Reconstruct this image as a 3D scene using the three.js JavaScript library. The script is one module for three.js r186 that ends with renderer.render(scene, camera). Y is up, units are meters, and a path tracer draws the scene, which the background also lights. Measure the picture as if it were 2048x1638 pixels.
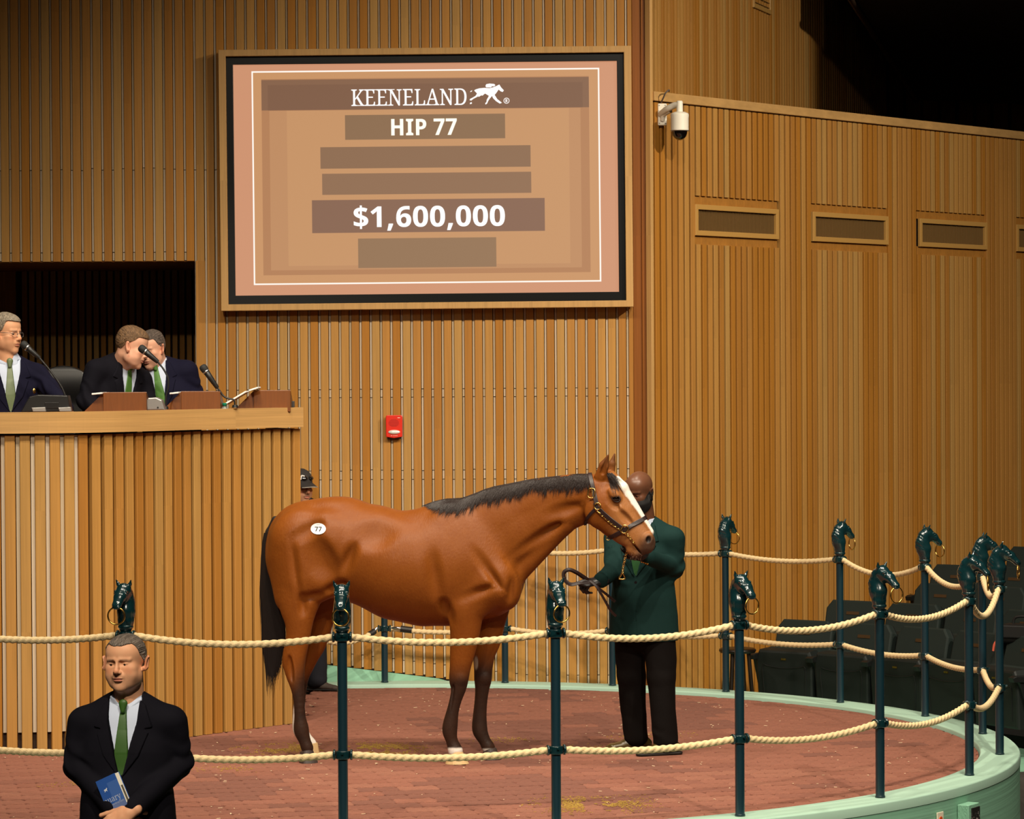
import * as THREE from 'three';
import { RoundedBoxGeometry } from 'three/addons/geometries/RoundedBoxGeometry.js';
import { mergeGeometries } from 'three/addons/utils/BufferGeometryUtils.js';
import { RectAreaLightUniformsLib } from 'three/addons/lights/RectAreaLightUniformsLib.js';

// ---------------------------------------------------------------- camera, light, exposure
const scene = new THREE.Scene();
scene.background = new THREE.Color(0x000000);
const W = 2048, H = 1638, F = 6300, EYE = 2.5;
const camera = new THREE.PerspectiveCamera(2 * Math.atan(H / 2 / F) * 180 / Math.PI, W / H, 0.1, 100);
camera.rotation.order = 'YXZ';
camera.position.set(0, EYE, 0);
camera.rotation.set(-0.01333, 0, -0.006);
camera.updateMatrixWorld(true);
scene.add(camera);
const renderer = new THREE.WebGLRenderer({ antialias: true });
renderer.toneMapping = THREE.LinearToneMapping;
renderer.toneMappingExposure = 1.0;
renderer.shadowMap.enabled = true;
RectAreaLightUniformsLib.init();
const LAMP_COLOR = new THREE.Color().setRGB(1.0, 0.88, 0.7);
// ceiling spot lamps: [x, y, depth, aim x, aim y, aim depth, candela, half cone, penumbra]
const LAMPS = [
  [-3.2, 8.3, 16.4, -2.0, 0.5, 21.4, 92, 0.76, 1], [-1.1, 8.3, 15.8, -0.7, 0.5, 21.0, 92, 0.76, 1],
  [1.3, 8.3, 15.8, 0.8, 0.5, 21.0, 92, 0.76, 1], [3.6, 8.3, 16.2, 2.1, 1.0, 22.6, 150, 0.78, 1],
  [-2.3, 8.3, 20.2, -1.6, 0.0, 20.8, 60, 0.62, 0.9], [0.7, 8.3, 20.0, 0.5, 0.0, 20.6, 60, 0.62, 0.9],
  [-2.9, 8.3, 8.0, -1.8, 0.7, 14.4, 190, 0.45, 0.9], [0.3, 8.3, 8.4, -1.5, 0.7, 14.4, 190, 0.45, 0.9], [3.6, 8.3, 9.6, 2.4, -0.1, 17.4, 320, 0.4, 0.9],
  [-3.0, 8.1, 6.5, -2.8, 1.6, 21.6, 260, 0.2, 0.9], [1.6, 8.1, 4.2, 0.2, 1.2, 22.0, 50, 0.2, 0.9],
  [8.6, 8.2, 16.5, 2.3, 2.9, 26.4, 360, 0.5, 0.9],
];

// ---------------------------------------------------------------- helpers
const V = (x, y, z) => new THREE.Vector3(x, y, z);
const clamp = (x, a, b) => Math.min(b, Math.max(a, x));
const mix = (a, b, t) => a + (b - a) * t;
const sstep = (a, b, x) => { const t = clamp((x - a) / (b - a), 0, 1); return t * t * (3 - 2 * t); };
function rng(seed) { let s = seed >>> 0; return () => { s = (s + 0x6D2B79F5) >>> 0; let t = s; t = Math.imul(t ^ (t >>> 15), t | 1); t ^= t + Math.imul(t ^ (t >>> 7), t | 61); return ((t ^ (t >>> 14)) >>> 0) / 4294967296; }; }
function hash3(x, y, z) { let h = Math.imul(x, 374761393) ^ Math.imul(y, 668265263) ^ Math.imul(z, 2147483647 ^ 0x5bd1e995); h = Math.imul(h ^ (h >>> 13), 1274126177); return ((h ^ (h >>> 16)) >>> 0) / 4294967296; }
function noise3(x, y, z) {
  const ix = Math.floor(x), iy = Math.floor(y), iz = Math.floor(z), f = (t) => t * t * (3 - 2 * t), u = f(x - ix), v = f(y - iy), w = f(z - iz);
  const c = (a, b, d) => hash3(ix + a, iy + b, iz + d);
  return mix(mix(mix(c(0, 0, 0), c(1, 0, 0), u), mix(c(0, 1, 0), c(1, 1, 0), u), v), mix(mix(c(0, 0, 1), c(1, 0, 1), u), mix(c(0, 1, 1), c(1, 1, 1), u), v), w);
}
const fbm = (x, y, z) => 0.5 * noise3(x, y, z) + 0.3 * noise3(2.1 * x + 7, 2.1 * y, 2.1 * z) + 0.2 * noise3(4.3 * x, 4.3 * y + 3, 4.3 * z);
const taken = new Map();
function numbered(n) { const k = taken.get(n) ?? 0; taken.set(n, k + 1); return k ? `${n}_${String(k).padStart(3, '0')}` : n; }
// the place on the photograph's ray through (px, py) that lies `d` metres in front of the eye: used to turn measured positions into metres
function at(px, py, d) {
  const v = V((px - W / 2) / F, -(py - H / 2) / F, -1).applyQuaternion(camera.quaternion);
  return v.multiplyScalar(d / -v.z).add(camera.position);
}
function tag(o, label, category, group, kind) {
  if (label) o.userData.label = label; if (category) o.userData.category = category;
  if (group) o.userData.group = group; if (kind) o.userData.kind = kind; return o;
}
function thing(name, label, category, group) { const o = new THREE.Group(); o.name = numbered(name); scene.add(o); return tag(o, label, category, group); }
function part(name, geometry, material, parent, label) {
  const m = new THREE.Mesh(Array.isArray(geometry) ? merge(geometry) : geometry, material); m.name = parent ? name : numbered(name);
  m.castShadow = m.receiveShadow = true; (parent ?? scene).add(m); if (label) m.userData.label = label; return m;
}
function struct(name, geometry, material) { const m = part(name, geometry, material); m.userData.kind = 'structure'; return m; }
function copyOf(o, label) { const c = o.clone(); c.name = numbered(o.name.replace(/_\d{3}$/, '')); c.userData = { ...o.userData }; if (label) c.userData.label = label; scene.add(c); return c; }
function merge(list) {
  const gs = list.map((g) => { const n = g.index ? g.toNonIndexed() : g; for (const k of Object.keys(n.attributes)) if (!['position', 'normal', 'uv', 'color'].includes(k)) n.deleteAttribute(k); return n; });
  const all = (k) => gs.every((g) => g.attributes[k]);
  for (const k of ['uv', 'color']) if (!all(k)) gs.forEach((g) => g.deleteAttribute(k));
  return mergeGeometries(gs);
}
const move = (g, x, y, z) => g.translate(x, y, z);
function box(w, h, d, x = 0, y = 0, z = 0, r = 0) { const g = r ? new RoundedBoxGeometry(w, h, d, 2, r) : new THREE.BoxGeometry(w, h, d); return g.translate(x, y, z); }
function cyl(r0, r1, h, x = 0, y = 0, z = 0, n = 24) { return new THREE.CylinderGeometry(r1, r0, h, n).translate(x, y + h / 2, z); }
function lathe(pts, n = 32) { return new THREE.LatheGeometry(pts.map(([r, y]) => new THREE.Vector2(r, y)), n); }
function extrude(pts, depth, bevel = 0, holes = []) {
  const s = new THREE.Shape(pts.map(([x, y]) => new THREE.Vector2(x, y)));
  for (const h of holes) s.holes.push(new THREE.Path(h.map(([x, y]) => new THREE.Vector2(x, y))));
  return new THREE.ExtrudeGeometry(s, { depth, bevelEnabled: bevel > 0, bevelThickness: bevel, bevelSize: bevel, bevelSegments: 2, curveSegments: 12 });
}
function tube(points, r, n = 8, seg, closed = false) { return new THREE.TubeGeometry(new THREE.CatmullRomCurve3(points, closed), seg ?? points.length * 6, r, n, closed); }
// a vertical board with chamfered front edges, foot at y = 0, front facing +z, uv in metres
function board(w, h, t, c = 0.003, vOff = 0) {
  const p = [[-w / 2, 0], [-w / 2, t - c], [-w / 2 + c, t], [w / 2 - c, t], [w / 2, t - c], [w / 2, 0]], pos = [], uv = [];
  const quad = (a, b, u0, u1) => { for (const [q, y, u] of [[a, 0, u0], [b, 0, u1], [b, h, u1], [a, 0, u0], [b, h, u1], [a, h, u0]]) { pos.push(q[0], y, q[1]); uv.push(u, y + vOff); } };
  let u = 0; for (let i = 0; i < 6; i++) { const a = p[i], b = p[(i + 1) % 6], l = Math.hypot(b[0] - a[0], b[1] - a[1]); quad(a, b, u, u + l); u += l; }
  for (const [y, f] of [[0, 1], [h, 0]]) for (let i = 1; i < 5; i++) for (const q of f ? [p[0], p[i + 1], p[i]] : [p[0], p[i], p[i + 1]]) { pos.push(q[0], y, q[1]); uv.push(q[0], q[1] + vOff); }
  const g = new THREE.BufferGeometry(); g.setAttribute('position', new THREE.Float32BufferAttribute(pos, 3)); g.setAttribute('uv', new THREE.Float32BufferAttribute(uv, 2)); g.computeVertexNormals(); return g;
}
// ---------------------------------------------------------------- materials
function dataTex(w, h, fn, srgb = true, repeat = true) {
  const d = new Uint8Array(w * h * 4);
  for (let y = 0; y < h; y++) for (let x = 0; x < w; x++) { const c = fn(x / w, y / h, x, y), i = (y * w + x) * 4; for (let k = 0; k < 3; k++) d[i + k] = clamp(Math.round((Array.isArray(c) ? c[k] : c) * 255), 0, 255); d[i + 3] = 255; }
  const t = new THREE.DataTexture(d, w, h, THREE.RGBAFormat); t.magFilter = THREE.LinearFilter; t.minFilter = THREE.LinearMipmapLinearFilter; t.generateMipmaps = true;
  if (repeat) t.wrapS = t.wrapT = repeat === 'mirror' ? THREE.MirroredRepeatWrapping : THREE.RepeatWrapping; if (srgb) t.colorSpace = THREE.SRGBColorSpace; t.needsUpdate = true; return t;
}
const std = (color, rough = 0.6, o = {}) => new THREE.MeshStandardMaterial({ color, roughness: rough, ...o });
const phys = (color, rough = 0.6, o = {}) => new THREE.MeshPhysicalMaterial({ color, roughness: rough, ...o });
// wood grain: fine vertical streaks (u across 0.5 m, v along 2 m), a value around 1
const grainTex = dataTex(256, 512, (u, v) => { const s = fbm(u * 48, v * 3, 1), f = fbm(u * 110, v * 10, 5), k = fbm(u * 20, v * 1.3, 9); return 0.86 + 0.1 * s + 0.07 * (f - 0.5) + 0.1 * (k - 0.5); });
grainTex.repeat.set(2, 0.5);
const grainBump = dataTex(128, 256, (u, v) => fbm(u * 60, v * 5, 2), false); grainBump.repeat.set(2, 0.5);
const wood = (hex, rough = 0.62) => phys(hex, rough, { specularIntensity: 0.5, map: grainTex, bumpMap: grainBump, bumpScale: 0.0006 });
const SLATS = [0xbd8640, 0xb9823d, 0xc08d48, 0xb27933, 0xb4782b, 0xbd904f].map((c) => wood(c));
const STRIP = [0xd2bfa6, 0xd8c6ae, 0xcab698].map((c) => wood(c, 0.8));
const TRIM_WOOD = wood(0xcda064, 0.5), DARK_WOOD = wood(0x8e5218, 0.5);
const clothTex = dataTex(128, 128, (u, v, x, y) => 0.86 + 0.1 * hash3(x, y, 3) + ((x + y) % 4 < 2 ? 0.05 : 0), true);
const BRASS = std(0xd9ab58, 0.25, { metalness: 1 }), STEEL = std(0xc8c8c8, 0.3, { metalness: 1 });
const pick = (arr, r) => arr[Math.floor(r() * arr.length) % arr.length];
// ---------------------------------------------------------------- distance fields and their meshes
// every primitive is { d(x,y,z), c:[x,y,z], r, k }: a distance, a bounding ball and the blend width with which it joins
function ecap(a, b, ha, hb, k = 0.02, zAxis = [0, 0, 1]) { // tapered capsule with an elliptic section: ha = [half size across, half size along zAxis]
  const A = [a.x, a.y, a.z], D = [b.x - a.x, b.y - a.y, b.z - a.z], L = Math.max(1e-9, D[0] ** 2 + D[1] ** 2 + D[2] ** 2), zl = Math.hypot(...zAxis), Z = zAxis.map((q) => q / zl);
  const c = [0, 1, 2].map((i) => A[i] + D[i] / 2), r = Math.sqrt(L) / 2 + Math.max(...ha, ...hb);
  return { k, c, r, d(x, y, z) {
    const px = x - A[0], py = y - A[1], pz = z - A[2], t = clamp((px * D[0] + py * D[1] + pz * D[2]) / L, 0, 1);
    const qx = px - D[0] * t, qy = py - D[1] * t, qz = pz - D[2] * t, w = qx * Z[0] + qy * Z[1] + qz * Z[2];
    const u2 = Math.max(0, qx * qx + qy * qy + qz * qz - w * w), hu = mix(ha[0], hb[0], t), hz = mix(ha[1], hb[1], t);
    const k0 = Math.sqrt(u2 / (hu * hu) + w * w / (hz * hz)), k1 = Math.sqrt(u2 / hu ** 4 + w * w / hz ** 4);
    return k1 < 1e-9 ? -Math.min(hu, hz) : k0 * (k0 - 1) / k1;
  } };
}
const cap = (a, b, ra, rb, k = 0.02) => ecap(a, b, [ra, ra], [rb, rb], k);
function ell(p, R, k = 0.02, q = null) { // ellipsoid, q an optional Euler or quaternion
  const inv = q ? (q.isEuler ? new THREE.Quaternion().setFromEuler(q) : q.clone()).invert() : null, m = inv ? new THREE.Matrix4().makeRotationFromQuaternion(inv).elements : null, [rx, ry, rz] = R;
  return { k, c: [p.x, p.y, p.z], r: Math.max(...R), d(x, y, z) {
    let a = x - p.x, b = y - p.y, c = z - p.z;
    if (m) { const A = m[0] * a + m[4] * b + m[8] * c, B = m[1] * a + m[5] * b + m[9] * c, C = m[2] * a + m[6] * b + m[10] * c; a = A; b = B; c = C; }
    const k0 = Math.sqrt((a / rx) ** 2 + (b / ry) ** 2 + (c / rz) ** 2), k1 = Math.sqrt((a / rx ** 2) ** 2 + (b / ry ** 2) ** 2 + (c / rz ** 2) ** 2);
    return k1 < 1e-9 ? -Math.min(rx, ry, rz) : k0 * (k0 - 1) / k1;
  } };
}
function rbox(p, h, rad, k = 0.02, q = null) {
  const inv = q ? new THREE.Quaternion().setFromEuler(q).invert() : null, m = inv ? new THREE.Matrix4().makeRotationFromQuaternion(inv).elements : null;
  return { k, c: [p.x, p.y, p.z], r: Math.hypot(...h), d(x, y, z) {
    let a = x - p.x, b = y - p.y, c = z - p.z;
    if (m) { const A = m[0] * a + m[4] * b + m[8] * c, B = m[1] * a + m[5] * b + m[9] * c, C = m[2] * a + m[6] * b + m[10] * c; a = A; b = B; c = C; }
    a = Math.abs(a) - h[0] + rad; b = Math.abs(b) - h[1] + rad; c = Math.abs(c) - h[2] + rad;
    return Math.hypot(Math.max(a, 0), Math.max(b, 0), Math.max(c, 0)) + Math.min(Math.max(a, b, c), 0) - rad;
  } };
}
function smin(a, b, k) { const h = k - Math.abs(a - b); return h > 0 ? Math.min(a, b) - h * h / (4 * k) : Math.min(a, b); }
// union of prims, then smooth carving of cuts
function field(prims, cuts = []) {
  return (x, y, z) => {
    let d = 1e3;
    for (const p of prims) {
      const c = p.c, far = Math.sqrt((x - c[0]) ** 2 + (y - c[1]) ** 2 + (z - c[2]) ** 2) - p.r;
      if (far > d + p.k) continue;
      d = smin(d, p.d(x, y, z), p.k);
    }
    for (const p of cuts) {
      const c = p.c, far = Math.sqrt((x - c[0]) ** 2 + (y - c[1]) ** 2 + (z - c[2]) ** 2) - p.r;
      if (far > -d + p.k) continue;
      d = -smin(-d, p.d(x, y, z), p.k);
    }
    return d;
  };
}
// signed distance to a polygon in the x-y plane (negative inside)
function poly2(pts) {
  const n = pts.length;
  return (x, y) => {
    let d = 1e9, s = 1;
    for (let i = 0, j = n - 1; i < n; j = i++) {
      const ex = pts[j][0] - pts[i][0], ey = pts[j][1] - pts[i][1], wx = x - pts[i][0], wy = y - pts[i][1], t = clamp((wx * ex + wy * ey) / (ex * ex + ey * ey), 0, 1);
      d = Math.min(d, (wx - ex * t) ** 2 + (wy - ey * t) ** 2);
      const c1 = y >= pts[i][1], c2 = y < pts[j][1], c3 = ex * wy > ey * wx;
      if ((c1 && c2 && c3) || (!c1 && !c2 && !c3)) s = -s;
    }
    return s * Math.sqrt(d);
  };
}
// naive surface nets over one box; keep(x,y,z) drops faces outside a region so that grids of different fineness can meet
function net(f, lo, hi, cell, keep) {
  const n = [0, 1, 2].map((i) => Math.ceil((hi[i] - lo[i]) / cell) + 1), [nx, ny, nz] = n, val = new Float32Array(nx * ny * nz), B = 4;
  for (let bz = 0; bz < nz; bz += B) for (let by = 0; by < ny; by += B) for (let bx = 0; bx < nx; bx += B) {
    const c = f(lo[0] + (bx + B / 2 - 0.5) * cell, lo[1] + (by + B / 2 - 0.5) * cell, lo[2] + (bz + B / 2 - 0.5) * cell), skip = Math.abs(c) > B * cell * 2.2;
    for (let z = bz; z < Math.min(nz, bz + B); z++) for (let y = by; y < Math.min(ny, by + B); y++) for (let x = bx; x < Math.min(nx, bx + B); x++)
      val[(z * ny + y) * nx + x] = skip ? c : f(lo[0] + x * cell, lo[1] + y * cell, lo[2] + z * cell);
  }
  const id = new Int32Array(nx * ny * nz).fill(-1), pos = [], idx = [], sx = 1, sy = nx, sz = nx * ny, off = [0, sx, sy, sx + sy, sz, sz + sx, sz + sy, sz + sx + sy];
  for (let z = 0; z < nz - 1; z++) for (let y = 0; y < ny - 1; y++) for (let x = 0; x < nx - 1; x++) {
    const at0 = (z * ny + y) * nx + x; let m = 0;
    for (let i = 0; i < 8; i++) if (val[at0 + off[i]] < 0) m |= 1 << i;
    if (m === 0 || m === 255) continue;
    let ax = 0, ay = 0, az = 0, c = 0;
    for (let i = 0; i < 8; i++) for (const bit of [1, 2, 4]) { if (i & bit) continue; const j = i | bit, a = val[at0 + off[i]], b = val[at0 + off[j]]; if ((a < 0) === (b < 0)) continue; const t = a / (a - b); ax += (i & 1) + (bit === 1 ? t : 0); ay += ((i >> 1) & 1) + (bit === 2 ? t : 0); az += ((i >> 2) & 1) + (bit === 4 ? t : 0); c++; }
    id[at0] = pos.length / 3; pos.push(lo[0] + (x + ax / c) * cell, lo[1] + (y + ay / c) * cell, lo[2] + (z + az / c) * cell);
  }
  for (let z = 1; z < nz - 1; z++) for (let y = 1; y < ny - 1; y++) for (let x = 1; x < nx - 1; x++) {
    const a = (z * ny + y) * nx + x, s = val[a] < 0;
    for (const [d, u, v] of [[sx, sy, sz], [sy, sz, sx], [sz, sx, sy]]) {
      if (s === (val[a + d] < 0)) continue;
      const q = [id[a], id[a - u], id[a - u - v], id[a - v]]; if (q.some((i) => i < 0)) continue;
      if (keep && !keep(pos[q[0] * 3], pos[q[0] * 3 + 1], pos[q[0] * 3 + 2])) continue;
      if (s) idx.push(q[0], q[1], q[2], q[0], q[2], q[3]); else idx.push(q[0], q[2], q[1], q[0], q[3], q[2]);
    }
  }
  return { pos, idx };
}
// mesh of a field from one or more grids [lo, hi, cell, keep]; paint(x,y,z) gives the linear colour of the stuff there
function sdfGeo(f, grids, paint, eps = 0.003, uvScale = 1) {
  const P = [], I = [];
  for (const [lo, hi, cell, keep] of grids) { const m = net(f, lo, hi, cell, keep), o = P.length / 3; for (const q of m.pos) P.push(q); for (const q of m.idx) I.push(q + o); }
  const used = new Int32Array(P.length / 3).fill(-1), pos = [], nor = [], col = [], uv = [], idx = new Uint32Array(I.length);
  for (let i = 0; i < I.length; i++) {
    const v = I[i];
    if (used[v] < 0) {
      used[v] = pos.length / 3; let x = P[v * 3], y = P[v * 3 + 1], z = P[v * 3 + 2];
      const e = eps, A = f(x + e, y - e, z - e), B = f(x - e, y - e, z + e), C = f(x - e, y + e, z - e), D = f(x + e, y + e, z + e); // four corners of a tetrahedron give value and slope
      const gx = A - B - C + D, gy = -A - B + C + D, gz = -A + B - C + D, l = Math.hypot(gx, gy, gz) || 1, s = clamp((A + B + C + D) * e / l, -0.003, 0.003) * 0.8;
      x -= gx / l * s; y -= gy / l * s; z -= gz / l * s;
      pos.push(x, y, z); nor.push(gx / l, gy / l, gz / l); uv.push((x + 0.31 * z) * uvScale, (y + 0.17 * z) * uvScale);
      if (paint) col.push(...paint(x, y, z));
    }
    idx[i] = used[v];
  }
  const g = new THREE.BufferGeometry(); g.setAttribute('position', new THREE.Float32BufferAttribute(pos, 3)); g.setAttribute('normal', new THREE.Float32BufferAttribute(nor, 3)); g.setAttribute('uv', new THREE.Float32BufferAttribute(uv, 2));
  if (paint) g.setAttribute('color', new THREE.Float32BufferAttribute(col, 3));
  g.setIndex(new THREE.BufferAttribute(idx, 1)); return g;
}
// ---------------------------------------------------------------- the hall
const LOW = -0.45, TOP = 9.2, WALL_D = 25.25;
const R0 = rng(11);
const DARK_PAINT = std(0x1a1512, 0.9), HALL = std(0x5f3c20, 0.8), CARPET = std(0x2a2624, 0.95, { map: clothTex });
struct('floor', box(18, 0.2, 46, 1, LOW - 0.1, -18), std(0x3b3733, 0.8));
struct('ceiling', box(18.4, 0.3, 46.4, 1, TOP + 0.15, -18), DARK_PAINT);
struct('wall_left', box(0.3, TOP - LOW, 46, -8.15, (TOP + LOW) / 2, -18), HALL);
struct('wall_side', box(0.3, TOP - LOW, 46, 10.15, (TOP + LOW) / 2, -18), HALL);
struct('wall_front', box(18, TOP - LOW, 0.3, 1, (TOP + LOW) / 2, 5.15), HALL);
struct('wall_far', box(18, TOP - LOW, 0.3, 1, (TOP + LOW) / 2, -41.15), DARK_PAINT);

// the screen wall: a backing with the auctioneers' niche cut out, boards with strips between
const NX = -2.525, NY = 3.37, WX0 = -5.6, WX1 = 1.06, backZ = -WALL_D - 0.02;
const BACKING = std(0x24150a, 0.9);  // darkened so the gaps between wall slats look shaded
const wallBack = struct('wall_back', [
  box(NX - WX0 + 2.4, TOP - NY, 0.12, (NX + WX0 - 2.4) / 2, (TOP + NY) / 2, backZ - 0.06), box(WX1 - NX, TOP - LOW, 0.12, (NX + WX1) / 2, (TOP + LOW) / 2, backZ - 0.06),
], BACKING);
const plinthTop = (x) => x < -1.6 ? 0.14 : x < -0.5 ? 0.14 - 0.14 * (x + 1.6) / 1.1 : -0.02 - 0.06 * sstep(-0.5, 0.3, x);
const PITCH = 0.0823, X_STRIP = at(886.7, 930, WALL_D).x;
{
  const geos = new Map(), slat = (h, v) => { const k = h.toFixed(2) + v; if (!geos.has(k)) geos.set(k, board(0.0615, h, 0.02, 0.003, v * 0.37)); return geos.get(k); };
  for (let i = -58; i < 24; i++) {
    const xs = X_STRIP + i * PITCH, xc = xs + PITCH / 2, niche = xc < NX - 0.02;
    if (xc > WX1 - 0.01 || xc < WX0) continue;
    const y0 = niche ? NY : plinthTop(xc), m = part('slat', slat(TOP - y0, Math.floor(R0() * 4)), pick(SLATS, R0), wallBack); m.position.set(xc, y0, backZ);
    const edge = xs < NX - 0.02 ? NY : plinthTop(xs);
    const joints = (edge > 3 ? [NY + 0.005, NY + 0.075, 4.1 + 0.02 * R0(), TOP] : [edge + 0.01, edge + 0.11, 1.61, 1.68 + 0.01 * R0(), 2.27, 2.335, 4.1, TOP]).map((q) => q + 0.004 * (R0() - 0.5));
    for (let j = 0; j + 1 < joints.length; j++) {
      const s = part('strip', board(0.0155, joints[j + 1] - joints[j] - 0.006, 0.007 + 0.002 * R0(), 0.001, R0()), pick(STRIP, R0), wallBack);
      s.position.set(xs + 0.0025, joints[j], backZ);
    }
  }
  part('soffit_board', box(NX - WX0 + 2.4, 0.02, 2.3, (NX + WX0 - 2.4) / 2, NY + 0.005, backZ - 1.15), DARK_WOOD, wallBack);
  part('jamb_board', board(0.075, NY + 0.45, 0.022), SLATS[1], wallBack).position.set(NX + 0.035, LOW, backZ + 0.001);
  // wide boards and the corner post at the right end of the wall
  part('corner_board', board(0.085, TOP - LOW, 0.026), DARK_WOOD, wallBack).position.set(at(1277, 600, WALL_D).x, LOW, backZ);
  part('corner_post', board(0.052, TOP - LOW, 0.05), DARK_WOOD, wallBack).position.set(at(1290.5, 600, WALL_D).x, LOW, backZ - 0.01);
}
// niche: back wall of narrow battens, a dark door opening at its left
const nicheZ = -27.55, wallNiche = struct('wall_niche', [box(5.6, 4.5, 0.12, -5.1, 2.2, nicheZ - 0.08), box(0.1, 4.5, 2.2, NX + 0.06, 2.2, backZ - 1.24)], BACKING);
{
  const g = board(0.044, 3.0, 0.03, 0.003), x0 = at(43, 600, 27.55).x;
  for (let i = 0; i < 32; i++) { const x = x0 + 0.03 + i * 0.0625; if (x > NX) break; part('slat', g, pick(SLATS, R0), wallNiche).position.set(x, 1.2, nicheZ); }
  part('door_panel', board(1.1, 3.0, 0.012), SLATS[4], wallNiche).position.set(x0 - 0.6, 1.2, nicheZ - 0.018);
}
// the right wall: a straight plane that runs back from the corner; lower boards, rail, upper boards set back
const UX = 0.626, UZ = -0.78, RA = [at(1301, 600, WALL_D).x, -WALL_D + 0.03], RAIL = 4.70;
function onRight(px, py = 400) { // run along the wall plane at a pixel column
  const r = at(px, py, 1).x; // x per metre of depth
  const s = (r * -RA[1] - RA[0]) / (UX + r * UZ); return s;
}
const rightDepth = (s) => -(RA[1] + UZ * s);
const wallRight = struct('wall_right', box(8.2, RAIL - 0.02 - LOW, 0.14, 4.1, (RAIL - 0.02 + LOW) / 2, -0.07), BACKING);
wallRight.position.set(RA[0], 0, RA[1]); wallRight.rotation.y = Math.atan2(-UZ, UX);
const VENTS = [[1382.8, 1548.8, 409.6, 470], [1618, 1768, 429.7, 486.8], [1832, 1966, 445.5, 499], [2025.8, 2160, 460, 511]].map(([l, r, t, b]) => {
  const s0 = onRight(l), s1 = onRight(r), d = rightDepth(s0); return { s0, s1, y1: at(l, t, d).y, y0: at(l, b, d).y };
});
{
  const yv0 = Math.min(...VENTS.map((v) => v.y0)), yv1 = Math.max(...VENTS.map((v) => v.y1));
  for (const v of VENTS) { v.y0 = VENTS[0].y0; v.y1 = VENTS[0].y1; }
  const geos = new Map(), slat = (h, v) => { const k = h.toFixed(2) + v; if (!geos.has(k)) geos.set(k, board(0.0565, h, 0.036, 0.003, v * 0.41)); return geos.get(k); };
  for (let i = 0; i < 94; i++) {
    const s = 0.05 + i * 0.0815; const v = VENTS.find((q) => s > q.s0 - 0.015 && s < q.s1 + 0.015), tone = Math.floor(R0() * 4), m = pick(SLATS, R0);
    const spans = v ? [[LOW, v.y0 - 0.075], [v.y1 + 0.075, RAIL - 0.085]] : [[LOW, RAIL - 0.085]];
    for (const [a, b] of spans) part('slat', slat(b - a, tone), m, wallRight).position.set(s, a, 0);
  }
  part('rail', box(8.2, 0.075, 0.2, 4.1, RAIL - 0.0375, -0.05, 0.006), TRIM_WOOD, wallRight);
  part('corner_trim', board(0.036, TOP - LOW, 0.05), TRIM_WOOD, wallRight).position.set(-0.012, LOW, -0.02);
  for (const v of VENTS) for (const y of [v.y0 - 0.075, v.y1 + 0.001]) part('filler_board', box(v.s1 - v.s0 + 0.03, 0.074, 0.016, (v.s0 + v.s1) / 2, y + 0.037, 0.008), SLATS[3], wallRight);
}
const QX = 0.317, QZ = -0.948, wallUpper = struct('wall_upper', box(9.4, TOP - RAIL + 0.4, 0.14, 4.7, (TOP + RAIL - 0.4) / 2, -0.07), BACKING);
wallUpper.position.set(RA[0] + 0.02, 0, RA[1] - 0.32); wallUpper.rotation.y = Math.atan2(-QZ, QX);
{
  const h = TOP - RAIL + 0.3, gs = [0, 1, 2].map((v) => board(0.066, h, 0.04, 0.003, v * 0.5));
  const r = at(1530, 20, 1).x, sV = (r * 25.57 - RA[0]) / (QX + r * QZ) - 0.0;
  for (let i = 0; i < 92; i++) { const s = 0.06 + i * 0.1, m = pick(SLATS, R0); part('slat', pick(gs, R0), m, wallUpper).position.set(s, RAIL - 0.3, 0); }
}
// unseen panel added under the ceiling to keep the right lamp off the gallery
struct('partition', box(3.52, TOP - 6.86, 0.16, 8.24, (TOP + 6.86) / 2, -22), DARK_PAINT);
// dark seating gallery beyond: far wall of dark boards and the sloping ceiling over it
const wallGallery = struct('wall_gallery', box(9, TOP - LOW, 0.12, 6.6, (TOP + LOW) / 2, -36.1), HALL);
{ const g = board(0.16, 4.4, 0.03); for (let i = 0; i < 40; i++) part('slat', g, SLATS[3], wallGallery).position.set(2.6 + i * 0.2, 1.8, -36.04); }
{
  const a = at(1700, -6, 29.5), b = at(1832, 200, 35), pos = [];
  const g = new THREE.BufferGeometry(), R = 9.9, c = [[a.x, a.y, a.z], [b.x, b.y, b.z], [R, b.y - 0.25, b.z], [R, a.y - 0.1, a.z]], top = c.map((q) => [q[0], TOP, q[2]]);
  const quad = (p, q, r, s) => pos.push(...p, ...q, ...r, ...p, ...r, ...s);
  quad(c[0], c[1], c[2], c[3]); quad(top[0], top[3], top[2], top[1]); for (let i = 0; i < 4; i++) quad(c[i], top[i], top[(i + 1) % 4], c[(i + 1) % 4]);
  g.setAttribute('position', new THREE.Float32BufferAttribute(pos, 3)); g.computeVertexNormals();
  const s = struct('ceiling_gallery', g, DARK_PAINT);
  part('edge_beam', tube([V(a.x, a.y, a.z), V((a.x + b.x) / 2, (a.y + b.y) / 2, (a.z + b.z) / 2), V(b.x, b.y, b.z)], 0.035, 6), std(0x4a3526, 0.6), s);
}

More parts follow.
